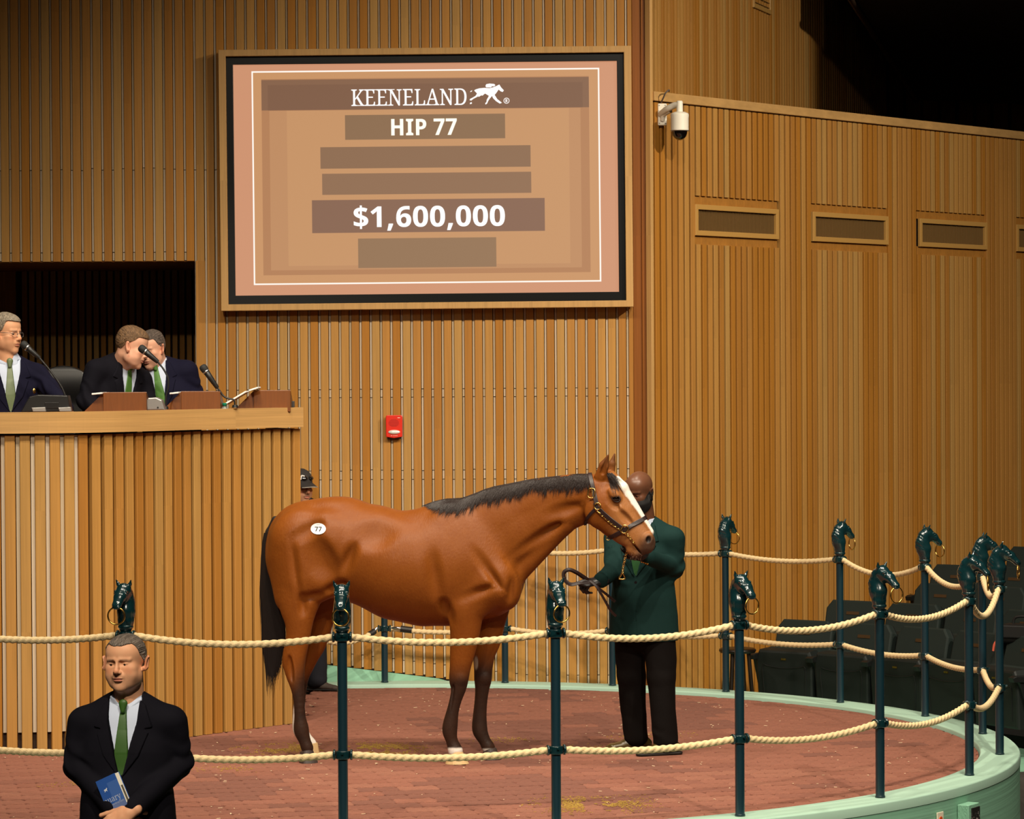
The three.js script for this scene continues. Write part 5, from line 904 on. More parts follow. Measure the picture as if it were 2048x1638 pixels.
// ---- the handler
const handler = (() => {
  const D = 20.6, at2 = (px, py, dz = 0) => at(px, py, D - dz), head = at2(1277, 984, 0.03), pos = at2(1288, 1228);
  const foot = (px, py, d, dir) => ({ at: V(at(px, py, d).x, PAVE + 0.001, -d), dir });
  return makePerson({
    label: 'bald bearded handler in a dark green jacket holding the mare by her head', pos, turn: -0.42, scale: 1.06, bulk: 1.12, headAt: head, headTurn: [0.28, -0.16, -0.04], headScale: 1.0, neck: 1.1,
    face: { skin: 'brown', wide: 1.02, jaw: 1.1, earOut: 0.008, browOn: 0.8, brow: [0.012, 0.009, 0.008], iris: 0x0d0806 }, gaze: [0.3, -0.2, 0], beard: { color: 0x0c0908, thick: 0.011 },
    arms: [[at2(1228, 1140, 0.08), at2(1200, 1162, 0.26)], [at2(1350, 1135, 0.06), at2(1292, 1112, 0.42)]], gloves: true,
    hands: [{ fwd: V(-1, -0.12, 0.3), back: V(-0.1, 0.9, 0.5), s: -1, curl: [1.0, 1.05, 1.1, 1.1], thumb: [0.35, 0.3], size: 1.1 }, { fwd: V(-0.75, 0.25, 0.3), back: V(0.1, -0.5, 0.8), s: 1, curl: [0.5, 0.55, 0.6, 0.6], thumb: [0.5, 0.2], size: 1.05 }],
    jacket: GREEN_JACKET, tie: 0x2b5a30, trousers: BLACK_TROUSER, legs: [0.098, 0.074, 0.063], feet: [foot(1271, 1499, 20.75, V(-1, 0, 0.12)), foot(1331, 1508, 20.5, V(-0.9, 0, 0.35))], shoes: phys(0x453619, 0.28, { clearcoat: 0.5 }), hem: -0.16,
  });
})();
{ // brass sleeve buttons and lapel pin on the handler
  const { g, jacket0 } = handler, q = g.getWorldQuaternion(new THREE.Quaternion()).invert(), see = V(0, 0, 1).applyQuaternion(q);
  const on = (px, py) => { const p = g.worldToLocal(at(px, py, 19.6)); const p0 = p.clone(); for (let i = 0; i < 300; i++) { const d = jacket0(p.x, p.y, p.z); if (d < 0.002) return p; p.addScaledVector(see, -clamp(d * 0.6, 0.002, 0.02)); if (p.distanceTo(p0) > 1.4) break; } return null; };
  for (const [x, y] of [[1291, 1135], [1295, 1136], [1299, 1137.5], [1303, 1139]]) { const w = on(x, y); if (!w) continue; const b = part('sleeve_button', new THREE.SphereGeometry(0.0065, 10, 8).scale(1, 1, 0.6), BRASS, g); b.position.copy(w); }
  const w = on(1303, 1043); if (w) part('lapel_pin', new THREE.SphereGeometry(0.009, 12, 8).scale(1, 0.9, 0.5), BRASS, g).position.copy(w);
}
// ---- the groom behind the mare
const groom = (() => {
  const D = 24.8, at2 = (px, py, dz = 0) => at(px, py, D - dz), head = at2(600, 974), pos = V(at2(604, 1000).x, 0.9, -D);
  const foot = (px, d, dir) => ({ at: V(at(px, 1370, d).x, PAVE + 0.001, -d), dir });
  return makePerson({
    label: 'groom in a dark cap half hidden behind the mare and the stand', pos, turn: 0.5, scale: 1.0, headAt: head, headTurn: [0.06, 0.2, 0.0], headScale: 1.08,
    face: { skin: 'olive', wide: 1.03, jaw: 1.1, stubble: 0.25, moustache: 0.7, brow: [0.03, 0.02, 0.015], iris: 0x0d0806 },
    arms: [[at2(560, 1130), at2(590, 1190, 0.15)], [at2(652, 1120, 0), at2(640, 1195, 0.2)]], hands: [{ fwd: V(0, -1, 0.3), back: V(-1, 0, 0.2), s: 1, curl: [0.3, 0.3, 0.3, 0.3], thumb: [0.4, 0.1] }, { fwd: V(0, -1, 0.3), back: V(1, 0, 0.2), s: -1, curl: [0.3, 0.3, 0.3, 0.3], thumb: [0.4, 0.1] }],
    jacket: suitMat(0x2b2827), vee: [[0, 0.45], [-0.05, 0.52], [-0.06, 0.66], [0.06, 0.66], [0.05, 0.52]], shirt: std(0x1d1b1d, 0.8), trousers: suitMat(0x26262c), feet: [foot(606, 24.95, V(1, 0, 0.25)), foot(634, 24.72, V(1, 0, 0.3))], shoes: std(0x3a2f28, 0.8),
  });
})();
{ // cap and sunglasses worn by the groom
  const { g, hp0, hq, hs, headF } = groom, capMat = std(0x2a2625, 0.85), hm = new THREE.Matrix4().compose(hp0(0, 0, 0), hq, V(hs, hs, hs));
  const dome = lathe([[0.0005, 0.137], [0.03, 0.134], [0.06, 0.118], [0.08, 0.09], [0.088, 0.055], [0.089, 0.032], [0.086, 0.03], [0.0005, 0.05]], 32).scale(1.0, 1, 1.18).translate(0, 0, -0.008);
  const cap = part('cap', dome, capMat, g); cap.applyMatrix4(hm);
  const pts = [], N = 16; const bg = new THREE.BufferGeometry(), pos = []; const B = (u, v, y) => { const a = (u - 0.5) * 2.2, r = mix(0.096, 0.17, v), x = Math.sin(a) * mix(0.086, 0.078, v), z = Math.cos(a) * mix(0.09, 0.075, v) + v * 0.085; return [x, 0.038 - 0.022 * v - 0.22 * x * x * 10 * 0.5 * (0.4 + v) + y, z]; };
  for (let i = 0; i < N; i++) for (const y of [0, -0.006]) { const a = B(i / N, 0, y), b = B((i + 1) / N, 0, y), c = B((i + 1) / N, 1, y), d = B(i / N, 1, y); pos.push(...a, ...b, ...c, ...a, ...c, ...d); }
  for (let i = 0; i < N; i++) { const a = B(i / N, 1, 0), b = B((i + 1) / N, 1, 0), c = B((i + 1) / N, 1, -0.006), d = B(i / N, 1, -0.006); pos.push(...a, ...b, ...c, ...a, ...c, ...d); }
  bg.setAttribute('position', new THREE.Float32BufferAttribute(pos, 3)); bg.computeVertexNormals(); part('cap_peak', bg, capMat, cap);
  const edge = []; for (let i = 0; i <= N; i++) edge.push(V(...B(i / N, 1.0, -0.003))); part('peak_piping', tube(edge, 0.0035, 6), std(0x9a9288, 0.7), cap);
  part('cap_emblem', tube([V(-0.066, 0.062, 0.062), V(-0.052, 0.068, 0.082), V(-0.046, 0.09, 0.078), V(-0.03, 0.086, 0.094)], 0.0055, 8), std(0xd8d4cf, 0.6), cap);
  const lens = phys(0x0a0a0a, 0.1, { clearcoat: 1 }); for (const s of [-1, 1]) part('sunglass_lens', new THREE.SphereGeometry(0.024, 16, 10).scale(1, 0.72, 0.35).rotateX(-0.55).rotateY(s * 0.3).translate(s * 0.03, 0.074, 0.094), lens, cap);
}
// ---- the three men on the stand
const seatY = STAND_FLOOR + 0.5;
const speaker = (() => {
  const D = 21.35, at2 = (px, py, dz = 0) => at(px, py, D - dz), head = at2(13, 667), pos = V(at2(18, 700).x, head.y - 0.735 * 1.06 + 0.0, -D);
  return makePerson({
    label: 'grey-haired man with glasses speaking into the microphone at the stand', pos, turn: 0.22, scale: 1.06, bulk: 1.05, headAt: head, headTurn: [0.05, 0.86, -0.02], headScale: 1.02, seated: true,
    face: { skin: 'ruddy', wide: 0.98, browOn: 0.4, brow: [0.4, 0.34, 0.28], iris: 0x2a3036 }, hair: { front: 0.078, side: 0.0, nape: -0.05, recede: 0.004, thick: 0.008, color: [0.27, 0.2, 0.13], color2: [0.42, 0.36, 0.29], top: 0.9 },
    arms: [[at2(-60, 800, -0.02), at2(-10, 850, 0.28)], [at2(98, 775, 0.03), at2(135, 820, 0.25)]], hands: [null, { fwd: V(0.2, -0.3, 0.8), back: V(0.3, 0.9, 0.3), s: -1, curl: [0.4, 0.4, 0.4, 0.4], thumb: [0.4, 0.1] }],
    jacket: NAVY_BLUE, tie: 0x66754f, trousers: NAVY_BLUE,
  });
})();
{ // glasses and gold breast pin
  const { g, hp0, hq, hs } = speaker, wire = std(0x8a8f94, 0.25, { metalness: 0.8 }), gl = new THREE.Group(); gl.name = 'glasses'; g.add(gl); gl.position.copy(hp0(0, 0, 0)); gl.quaternion.copy(hq); gl.scale.setScalar(hs);
  for (const s of [-1, 1]) { const rim = []; for (let i = 0; i < 14; i++) { const a = i / 14 * 6.283, c = Math.cos(a), n = Math.sin(a); rim.push(V(s * 0.034 + 0.023 * Math.sign(c) * Math.abs(c) ** 0.7, -0.004 + 0.0155 * Math.sign(n) * Math.abs(n) ** 0.7, 0.094 - 0.006 * (s * c > 0 ? 1 : 0))); } part('rim', tube(rim, 0.0015, 6, 40, true), wire, gl); part('lens', new THREE.CircleGeometry(0.0155, 20).scale(1.35, 0.95, 1).translate(s * 0.034, -0.004, 0.093), phys(0xffffff, 0.05, { transmission: 1, thickness: 0, ior: 1.3 }), gl); part('temple', tube([V(s * 0.058, 0.004, 0.088), V(s * 0.074, 0.004, 0.05), V(s * 0.082, 0.003, 0.0), V(s * 0.084, -0.006, -0.02)], 0.0016, 6), wire, gl); }
  part('bridge', tube([V(-0.012, 0.0, 0.095), V(0, 0.004, 0.099), V(0.012, 0.0, 0.095)], 0.0014, 6), wire, gl);
  const pin = speaker.g.worldToLocal(at(70, 782, 21.2)); part('breast_pin', new THREE.SphereGeometry(0.012, 10, 8).scale(1, 1.4, 0.4).translate(pin.x, pin.y, (() => { let z = 0.35; while (z > 0 && speaker.jacket0(pin.x, pin.y, z) > 0) z -= 0.002; return z + 0.003; })()), BRASS, g);
}
const listener = (() => {
  const D = 22.15, at2 = (px, py, dz = 0) => at(px, py, D - dz), head = at2(264, 694, 0.1), pos = at2(203, 890);
  return makePerson({
    label: 'sandy-haired man in profile leaning towards his neighbour on the stand', pos, turn: 0.85, tilt: [0, -0.27], scale: 1.08, bulk: 1.18, headAt: head, headTurn: [0.02, 0.6, 0.0], collarBack: 0.0, headScale: 1.04, seated: true, neck: 1.0,
    face: { skin: 'pale', wide: 1.05, jaw: 1.3, browOn: 0.3, brow: [0.3, 0.17, 0.09] }, hair: { front: 0.074, side: 0.02, nape: -0.03, thick: 0.0045, color: [0.15, 0.075, 0.028], color2: [0.25, 0.135, 0.06], top: 1.6 },
    arms: [[at2(172, 800, 0.2), at2(225, 850, 0.4)], [at2(300, 820, -0.1), at2(285, 850, 0.2)]], hands: [], jacket: NAVY, tie: 0x46702a, trousers: NAVY,
  });
})();
const whisperer = (() => {
  const D = 22.6, at2 = (px, py, dz = 0) => at(px, py, D - dz), head = at2(304, 699, 0.04), pos = at2(352, 892);
  return makePerson({
    label: 'man in navy suit and bright green tie, face hidden behind the bent microphone', pos, turn: -0.1, tilt: [0, 0.22], scale: 1.08, bulk: 1.08, headAt: head, headTurn: [0.12, -0.45, -0.12], headScale: 1.0, seated: true,
    face: { skin: 'pale', wide: 1.0, browOn: 0.3, brow: [0.25, 0.15, 0.09] }, hair: { front: 0.078, side: 0.012, nape: -0.04, thick: 0.006, color: [0.06, 0.04, 0.03], color2: [0.2, 0.15, 0.12], sideGrey: 0.3 },
    arms: [[at2(280, 815, 0.1), at2(310, 850, 0.35)], [at2(388, 785, -0.02), at2(372, 850, 0.25)]], hands: [], jacket: NAVY_BLUE, tie: 0x4f7f30, trousers: NAVY_BLUE,
  });
})();
// ---------------------------------------------------------------- halter, chain and lead
// strap of rectangular section swept along points with a facing normal at each
function strap(pts, w, t, normals, closed = false) {
  const n = pts.length, pos = [], uv = [], rows = []; let len = 0;
  for (let i = 0; i < n; i++) {
    const a = pts[closed ? (i + n - 1) % n : Math.max(0, i - 1)], b = pts[closed ? (i + 1) % n : Math.min(n - 1, i + 1)], T = b.clone().sub(a).normalize(), N = normals[i].clone().addScaledVector(T, -normals[i].dot(T)).normalize(), S = T.clone().cross(N);
    if (i) len += pts[i].distanceTo(pts[i - 1]); const c = (s, h) => pts[i].clone().addScaledVector(S, s).addScaledVector(N, h).toArray();
    rows.push([c(-w / 2, 0), c(-w / 2, t * 0.7), c(-w / 2 + t * 0.4, t), c(w / 2 - t * 0.4, t), c(w / 2, t * 0.7), c(w / 2, 0), len]);
  }
  const m = closed ? n : n - 1;
  for (let i = 0; i < m; i++) { const A = rows[i], B = rows[(i + 1) % n]; for (let k = 0; k < 6; k++) { const q = (k + 1) % 6; pos.push(...A[k], ...B[k], ...B[q], ...A[k], ...B[q], ...A[q]); uv.push(0, A[6], 0, B[6], 1, B[6], 0, A[6], 1, B[6], 1, A[6]); } }
  if (!closed) for (const r of [rows[0], rows[n - 1]]) for (let k = 1; k < 5; k++) { pos.push(...r[0], ...r[k], ...r[k + 1]); uv.push(0, 0, 0, 0, 0, 0); }
  const g = new THREE.BufferGeometry(); g.setAttribute('position', new THREE.Float32BufferAttribute(pos, 3)); g.setAttribute('uv', new THREE.Float32BufferAttribute(uv, 2)); g.computeVertexNormals(); return g;
}
const horseNormal = (p) => { const e = 0.004, f = horseField; return V(f(p.x + e, p.y, p.z) - f(p.x - e, p.y, p.z), f(p.x, p.y + e, p.z) - f(p.x, p.y - e, p.z), f(p.x, p.y, p.z + e) - f(p.x, p.y, p.z - e)).normalize(); };
const LEATHER = std(0x231110, 0.42), GOLD = std(0xe0b868, 0.22, { metalness: 1 });
function onHide(list, lift = 0.004, n = 40) { // points and normals on the near side of the animal along a pixel path
  const c = new THREE.CatmullRomCurve3(list.map(([x, y]) => V(x, y, 0))), pts = [], nor = [];
  for (let i = 0; i <= n; i++) { const q = c.getPoint(i / n), z = horseSurf(q.x, q.y, 0.4); if (z < -0.2) continue; const p = hp(q.x, q.y, z), N = horseNormal(p); pts.push(p.addScaledVector(N, lift)); nor.push(N); }
  return [pts, nor];
}
function around(c, e1, a0, a1, lift = 0.004, n = 64, e2 = V(0, 0, 1)) { // loop round a head or neck section
  const pts = [], nor = [];
  for (let i = 0; i <= n; i++) { const a = mix(a0, a1, i / n), d = e1.clone().multiplyScalar(Math.cos(a)).addScaledVector(e2, Math.sin(a)); let t = 0.32; for (let k = 0; k < 90; k++) { const p = c.clone().addScaledVector(d, t), f = horseField(p.x, p.y, p.z); if (f < 0.0006) break; t -= Math.max(0.0006, f * 0.7); if (t < 0.01) break; } const p = c.clone().addScaledVector(d, t), N = horseNormal(p); pts.push(p.addScaledVector(N, lift)); nor.push(N); }
  return [pts, nor];
}
function eased([pts, nor], closed) { // even out small jumps of a marched strap line
  for (let k = 0; k < 4; k++) for (const arr of [pts, nor]) { const old = arr.map((v) => v.clone()), n = arr.length; for (let i = 0; i < n; i++) { if (!closed && (i === 0 || i === n - 1)) continue; arr[i].copy(old[(i + n - 1) % n]).add(old[(i + 1) % n]).multiplyScalar(0.25).addScaledVector(old[i], 0.5); if (arr === nor) arr[i].normalize(); } }
  return [pts, nor];
}
const dirPx = (a, b, z = 0.08) => hp(b[0], b[1], z).sub(hp(a[0], a[1], z)).normalize();
function link(p, dir, up, L = 0.02, r = 0.0024) { const g = new THREE.TorusGeometry(0.006, r, 6, 14).scale(L / 0.0165, 1, 1), m = new THREE.Matrix4(), X = dir.clone().normalize(), Z = up.clone().addScaledVector(X, -up.dot(X)).normalize(); m.makeBasis(X, Z.clone().cross(X), Z).setPosition(p); return g.applyMatrix4(m); }
function chain(pts, nrm, L = 0.0175, scale = 1) { const c = new THREE.CatmullRomCurve3(pts), n = Math.round(c.getLength() / (L * 0.74)), out = []; for (let i = 0; i < n; i++) { const u = (i + 0.5) / n, t = c.getTangentAt(u), N = nrm.clone(); out.push(link(c.getPointAt(u), t.clone().addScaledVector(N.clone().cross(t), 0.35 * (i & 1 ? 1 : -1)), i & 1 ? N : N.clone().addScaledVector(N.clone().cross(t), 1.2), L, 0.0026 * scale)); } return out; }
{
  const h = thing('halter', 'dark leather halter with brass fittings on the mare\'s head', 'halter');
  const nb0 = around(hp(1253, 1056, 0.07), dirPx([1253, 1056], [1291, 1035]), 0, Math.PI * 2, 0.005), nb = eased([nb0[0].slice(0, -1), nb0[1].slice(0, -1)], true); part('noseband', strap(nb[0], 0.027, 0.006, nb[1], true), LEATHER, h);
  const cr = eased(around(hp(1190, 994, 0.03), dirPx([1190, 994], [1178.5, 944]), -1.9, 1.9, 0.007)); part('crown_strap', strap(cr[0], 0.027, 0.006, cr[1]), LEATHER, h);
  const low = onHide([[1190, 1006], [1193, 1012], [1197, 1017]]); part('cheek_ring_tab', strap(low[0], 0.024, 0.006, low[1]), LEATHER, h);
  const ck = onHide([[1195, 1015], [1210, 1029], [1228, 1044], [1248, 1059]], 0.004); part('cheek_strap', strap(ck[0], 0.026, 0.006, ck[1]), LEATHER, h);
  const tl = onHide([[1194, 1016], [1186, 1023], [1178, 1032], [1172, 1042], [1170, 1049]], 0.003); part('throat_strap', strap(tl[0], 0.02, 0.005, tl[1]), LEATHER, h);
  const fit = (px, py, sx, sy, rot, r = 0.0035, pow = 0.6) => { const z = horseSurf(px, py, 0.4), p = hp(px, py, z), N = horseNormal(p), k = HK(px), pts = [], X = V(Math.cos(rot), -Math.sin(rot), 0).addScaledVector(N, -N.x * Math.cos(rot) + N.y * Math.sin(rot)).normalize(), Y = N.clone().cross(X); for (let i = 0; i < 24; i++) { const a = i / 24 * 6.2832, c = Math.cos(a), s = Math.sin(a); pts.push(p.clone().addScaledVector(N, 0.0155).addScaledVector(X, Math.sign(c) * Math.abs(c) ** pow * sx * k).addScaledVector(Y, Math.sign(s) * Math.abs(s) ** pow * sy * k)); } return tube(pts, r, 8, 60, true); };
  const bk = part('buckle', fit(1184, 987, 7, 9.5, 0.1, 0.0045), GOLD, h); part('buckle_prong', tube([hp(1184, 979, horseSurf(1184, 979) + 0.016), hp(1184.5, 987, horseSurf(1184, 987) + 0.018), hp(1185, 995, horseSurf(1185, 995) + 0.016)], 0.002, 6), GOLD, bk);
  part('cheek_ring', fit(1196, 1013, 6.5, 6.5, 0, 0.004, 1), GOLD, h); part('noseband_ring', fit(1249, 1058, 6, 8, 0.6, 0.004, 0.7), GOLD, h);
  const z1 = horseSurf(1244, 1062); part('jaw_ring', fit(1216, 1076, 4, 4, 0, 0.003, 1), GOLD, h);
  const lead = thing('lead_chain', 'brass lead chain threaded through the halter with its end hanging down', 'chain');
  const cp = onHide([[1200, 1026], [1212, 1037], [1223, 1046.5], [1235, 1055], [1247, 1063.5], [1258, 1072.5], [1265, 1081], [1270, 1087]], 0.006, 30); part('chain_run', chain(cp[0], cp[1][15]), GOLD, lead);
  const sn = onHide([[1192, 1019], [1196, 1023], [1201, 1027]], 0.008, 6); part('snap_hook', tube(sn[0], 0.0055, 8), GOLD, lead);
  const z = 0.06, hang = [[1255, 1100], [1252, 1110], [1249, 1122], [1246.5, 1134], [1245, 1146]].map(([x, y]) => hp(x, y, z)); part('chain_end', chain(hang, V(0, 0, 1)), GOLD, lead);
  part('end_snap', tube([[1245, 1146], [1241, 1152], [1238, 1157], [1244, 1158.5], [1250, 1157], [1248, 1151]].map(([x, y]) => hp(x, y, z)), 0.0045, 8, 40, true), GOLD, lead);
}
{
  const s = thing('lead_strap', 'dark leather lead strap looped in the handler\'s gloved hand', 'strap'), d = 20.2, Z = V(0, 0.25, 1), mk = (list, dz) => { const c = new THREE.CatmullRomCurve3(list.map(([x, y, z]) => at(x, y, d - (z ?? 0)))), p = c.getPoints(60); return strap(p, 0.016, 0.005, p.map(() => Z)); };
  part('loop', mk([[1186, 1167, -0.02], [1168, 1157, 0], [1153, 1147, 0.02], [1138, 1141, 0.03], [1129, 1146, 0.03], [1130, 1158, 0.03], [1140, 1167, 0.03], [1154, 1166, 0.02], [1168, 1161, 0.01], [1184, 1163, 0]]), LEATHER, s);
  part('loop', mk([[1184, 1164, -0.01], [1168, 1153, 0.02], [1152, 1143, 0.04], [1137, 1138, 0.05], [1127, 1144, 0.05], [1128, 1160, 0.05], [1141, 1170, 0.04], [1158, 1167, 0.03], [1180, 1166, 0.01]]), LEATHER, s);
  part('tail', mk([[1180, 1162, 0.01], [1191, 1171, 0.02], [1201, 1186, 0.02], [1212, 1205, 0.0], [1221, 1221, -0.02], [1232, 1232, -0.05]]), LEATHER, s);
  part('tail', mk([[1184, 1163, 0], [1198, 1177, 0.0], [1212, 1188, -0.02], [1230, 1203, -0.06]]), LEATHER, s);
}
// ---------------------------------------------------------------- hitching posts and ropes round the ring
const IRON = phys(0x0a282c, 0.22, { clearcoat: 0.8, clearcoatRoughness: 0.1 }), POLE = phys(0x0a2832, 0.38, { clearcoat: 0.3 });
const ringPoint = (px, far, R = R_POST) => { const k = (px - W / 2) / F, zc = -RC[1], a = 1 + k * k, b = -2 * (k * RC[0] + zc), c = RC[0] ** 2 + zc ** 2 - R * R, q = Math.sqrt(Math.max(0, b * b - 4 * a * c)), d = (-b + (far ? q : -q)) / (2 * a); return V(k * d, 0, -d); };
const CL_HI = 1.062, CL_LO = 0.43;
const POSTS = [[-196, 0, null], [248, 0, 'behind the suited man\'s head'], [681, 0, 'in front of the mare\'s hind legs'], [1108, 0, 'between the mare and the handler'], [1476, 0, 'just right of the handler'], [1757, 0, 'in front of the empty seats'], [1936, 0, 'nearer of the crowded right end posts'], [1996, 1, 'outermost of the crowded right end posts'], [1963, 1, 'rearmost of the crowded right end posts'], [1848, 1, 'before the second empty seat of the back rows'], [1678, 1, 'before the front corner of the empty seats'], [1449, 1, 'far side post beside the wooden stool'], [1222, 1, 'far side post behind the handler'], [1007, 1, 'far side, behind the mare\'s forelegs'], [766, 1, 'far side, under the mare\'s belly']];
const postAt = POSTS.map(([px, far], i) => { if (i === 7) { const a = Math.atan2(20.17 - 20.95, 3.11 + 0.9); return V(RC[0] + R_POST * Math.cos(a), 0, RC[1] - R_POST * Math.sin(a)); } return ringPoint(px, far); });
const finialGeo = (() => { // cast horse head, +z forward, foot at y = 0
  const k = 1.06, P = (y, z, x = 0) => V(x, y * k * 0.95, z * k), c = (a, b, ha, hb, q = 0.012) => ecap(P(...a), P(...b), [ha[0] * k * 1.06, ha[1] * k * 1.22], [hb[0] * k * 1.06, hb[1] * k * 1.22], q, [1, 0, 0]);
  const f = field([
    c([0.0, 0.0], [0.035, -0.002], [0.03, 0.03], [0.031, 0.032]), c([0.035, -0.002], [0.085, -0.008], [0.034, 0.034], [0.047, 0.036], 0.015), c([0.085, -0.008], [0.13, -0.018], [0.047, 0.036], [0.043, 0.031], 0.015), c([0.13, -0.018], [0.175, -0.006], [0.043, 0.031], [0.037, 0.028], 0.015), c([0.175, -0.006], [0.2, 0.02], [0.036, 0.028], [0.033, 0.029], 0.015),
    c([0.195, 0.02], [0.165, 0.07], [0.034, 0.031], [0.026, 0.026], 0.012), c([0.165, 0.07], [0.125, 0.108], [0.025, 0.025], [0.018, 0.02], 0.01), c([0.125, 0.108], [0.118, 0.115], [0.018, 0.021], [0.015, 0.02], 0.006),
    ell(P(0.163, 0.036), [0.026, 0.03, 0.03], 0.015), // jowl
    ell(P(0.196, 0.055, 0.032), [0.008, 0.006, 0.012], 0.006), ell(P(0.196, 0.055, -0.032), [0.008, 0.006, 0.012], 0.006), ell(P(0.184, 0.062, 0.033), [0.006, 0.006, 0.008], 0.003), ell(P(0.184, 0.062, -0.033), [0.006, 0.006, 0.008], 0.003),
    ell(P(0.128, 0.122, 0.012), [0.007, 0.008, 0.007], 0.004), ell(P(0.128, 0.122, -0.012), [0.007, 0.008, 0.007], 0.004),
    ...[1, -1].flatMap((s) => [cap(P(0.212, 0.012, s * 0.026), P(0.232, 0.016, s * 0.035), 0.012, 0.01, 0.006), cap(P(0.232, 0.016, s * 0.035), P(0.256, 0.022, s * 0.044), 0.01, 0.003, 0.004)]),
    c([0.215, 0.028], [0.2, 0.05], [0.012, 0.014], [0.006, 0.01], 0.006), // forelock
    c([0.21, -0.005], [0.1, -0.058], [0.014, 0.009], [0.012, 0.008], 0.01), // mane ridge
  ], [ell(P(0.176, 0.066, 0.04), [0.006, 0.004, 0.01], 0.004), ell(P(0.176, 0.066, -0.04), [0.006, 0.004, 0.01], 0.004), ell(P(0.119, 0.118), [0.03, 0.0018, 0.012], 0.002), ell(P(0.13, 0.126, 0.017), [0.004, 0.004, 0.003], 0.002), ell(P(0.13, 0.126, -0.017), [0.004, 0.004, 0.003], 0.002), ell(P(0.236, 0.027, 0.039), [0.004, 0.014, 0.007], 0.003), ell(P(0.236, 0.027, -0.039), [0.004, 0.014, 0.007], 0.003)]);
  const wav = (x, y, z) => f(x, y, z) + (z < 0.01 && y > 0.09 ? 0.0009 * Math.sin(230 * (y + 0.9 * z)) * sstep(-0.01, -0.05, z) : 0);
  return sdfGeo(wav, [[[-0.07, -0.02, -0.09], [0.07, 0.29, 0.15], 0.0042]], null, 0.002);
})();
const collarGeo = lathe([[0.001, 0.012], [0.037, 0.012], [0.042, 0.006], [0.042, -0.004], [0.034, -0.01], [0.028, -0.03], [0.001, -0.03]], 28);
const clampBand = lathe([[0.026, -0.022], [0.036, -0.022], [0.038, -0.018], [0.038, 0.018], [0.036, 0.022], [0.026, 0.022]], 28), eyeGeo = new THREE.TorusGeometry(0.0225, 0.0075, 10, 20).rotateY(Math.PI / 2), boltGeo = new THREE.CylinderGeometry(0.007, 0.007, 0.02, 8).rotateX(Math.PI / 2).translate(0, 0.012, 0.04);
const brassRing = new THREE.TorusGeometry(0.046, 0.0045, 10, 40);
let post0 = null;
const posts = POSTS.map(([px, far, where], i) => {
  const p = postAt[i], out = Math.atan2(p.x - RC[0], p.z - RC[1]); let t;
  const label = where ? `dark green horse-head hitching post, ${where}` : 'dark green horse-head hitching post beyond the left edge';
  if (!post0) {
    t = post0 = thing('hitching_post', label, 'post', 'horse-head posts round the ring');
    part('pole', cyl(0.0265, 0.0265, 1.085, 0, 0, 0, 24), POLE, t); part('foot_flange', lathe([[0.0265, 0.012], [0.029, 0.01], [0.03, 0], [0.001, 0]], 24), POLE, t);
    for (const y of [CL_HI, CL_LO]) { const c = part('clamp', clampBand, IRON, t); c.position.y = y; for (const s of [-1, 1]) part('eye', eyeGeo.clone().translate(s * 0.046, 0, 0), IRON, c); part('bolt', boltGeo, IRON, c); }
    part('collar', collarGeo, IRON, t).position.y = 1.108;
    const fin = part('horse_head', finialGeo, IRON, t); fin.position.y = 1.108;
    const r = part('ring', brassRing, BRASS, t); r.position.set(0, 1.108 + 0.113 - 0.046 + 0.002, 0.122);
  } else t = copyOf(post0, label);
  t.position.copy(p); t.rotation.y = out;
  t.traverse((m) => { if (m.name.startsWith('ring')) m.rotation.y = 0.25 * Math.sin(i * 2.3); });
  return t;
});
// three-strand rope swept along a curve
const ROPE = std(0xd6bd90, 0.85, { bumpMap: dataTex(64, 64, (u, v) => 0.5 * Math.abs(Math.sin(v * 50 + u * 6)) + 0.5 * noise3(u * 30, v * 30, 2), false), bumpScale: 0.0012 });
function ropeGeo(curve, r = 0.0195, lay = 0.13) {
  const L = curve.getLength(), n = Math.max(20, Math.round(L / 0.009)), m = 30, pos = [], uv = [], idx = [];
  const fr = curve.getPointAt(0); let N = V(0, 1, 0);
  for (let i = 0; i <= n; i++) {
    const u = i / n, p = curve.getPointAt(u), T = curve.getTangentAt(u); N = N.addScaledVector(T, -N.dot(T)).normalize(); const B = T.clone().cross(N);
    for (let j = 0; j <= m; j++) { const a = j / m * Math.PI * 2, ph = a * 1.5 + u * L / lay * Math.PI * 3 * 1.0, q = r * (0.64 + 0.42 * Math.abs(Math.cos(ph)) ** 0.7); const v = p.clone().addScaledVector(N, Math.cos(a) * q).addScaledVector(B, Math.sin(a) * q); pos.push(v.x, v.y, v.z); uv.push(j / m, u * L * 8); }
  }
  for (let i = 0; i < n; i++) for (let j = 0; j < m; j++) { const a = i * (m + 1) + j, b = a + m + 1; idx.push(a, a + 1, b + 1, a, b + 1, b); }
  const g = new THREE.BufferGeometry(); g.setAttribute('position', new THREE.Float32BufferAttribute(pos, 3)); g.setAttribute('uv', new THREE.Float32BufferAttribute(uv, 2)); g.setIndex(idx); g.computeVertexNormals(); return g;
}
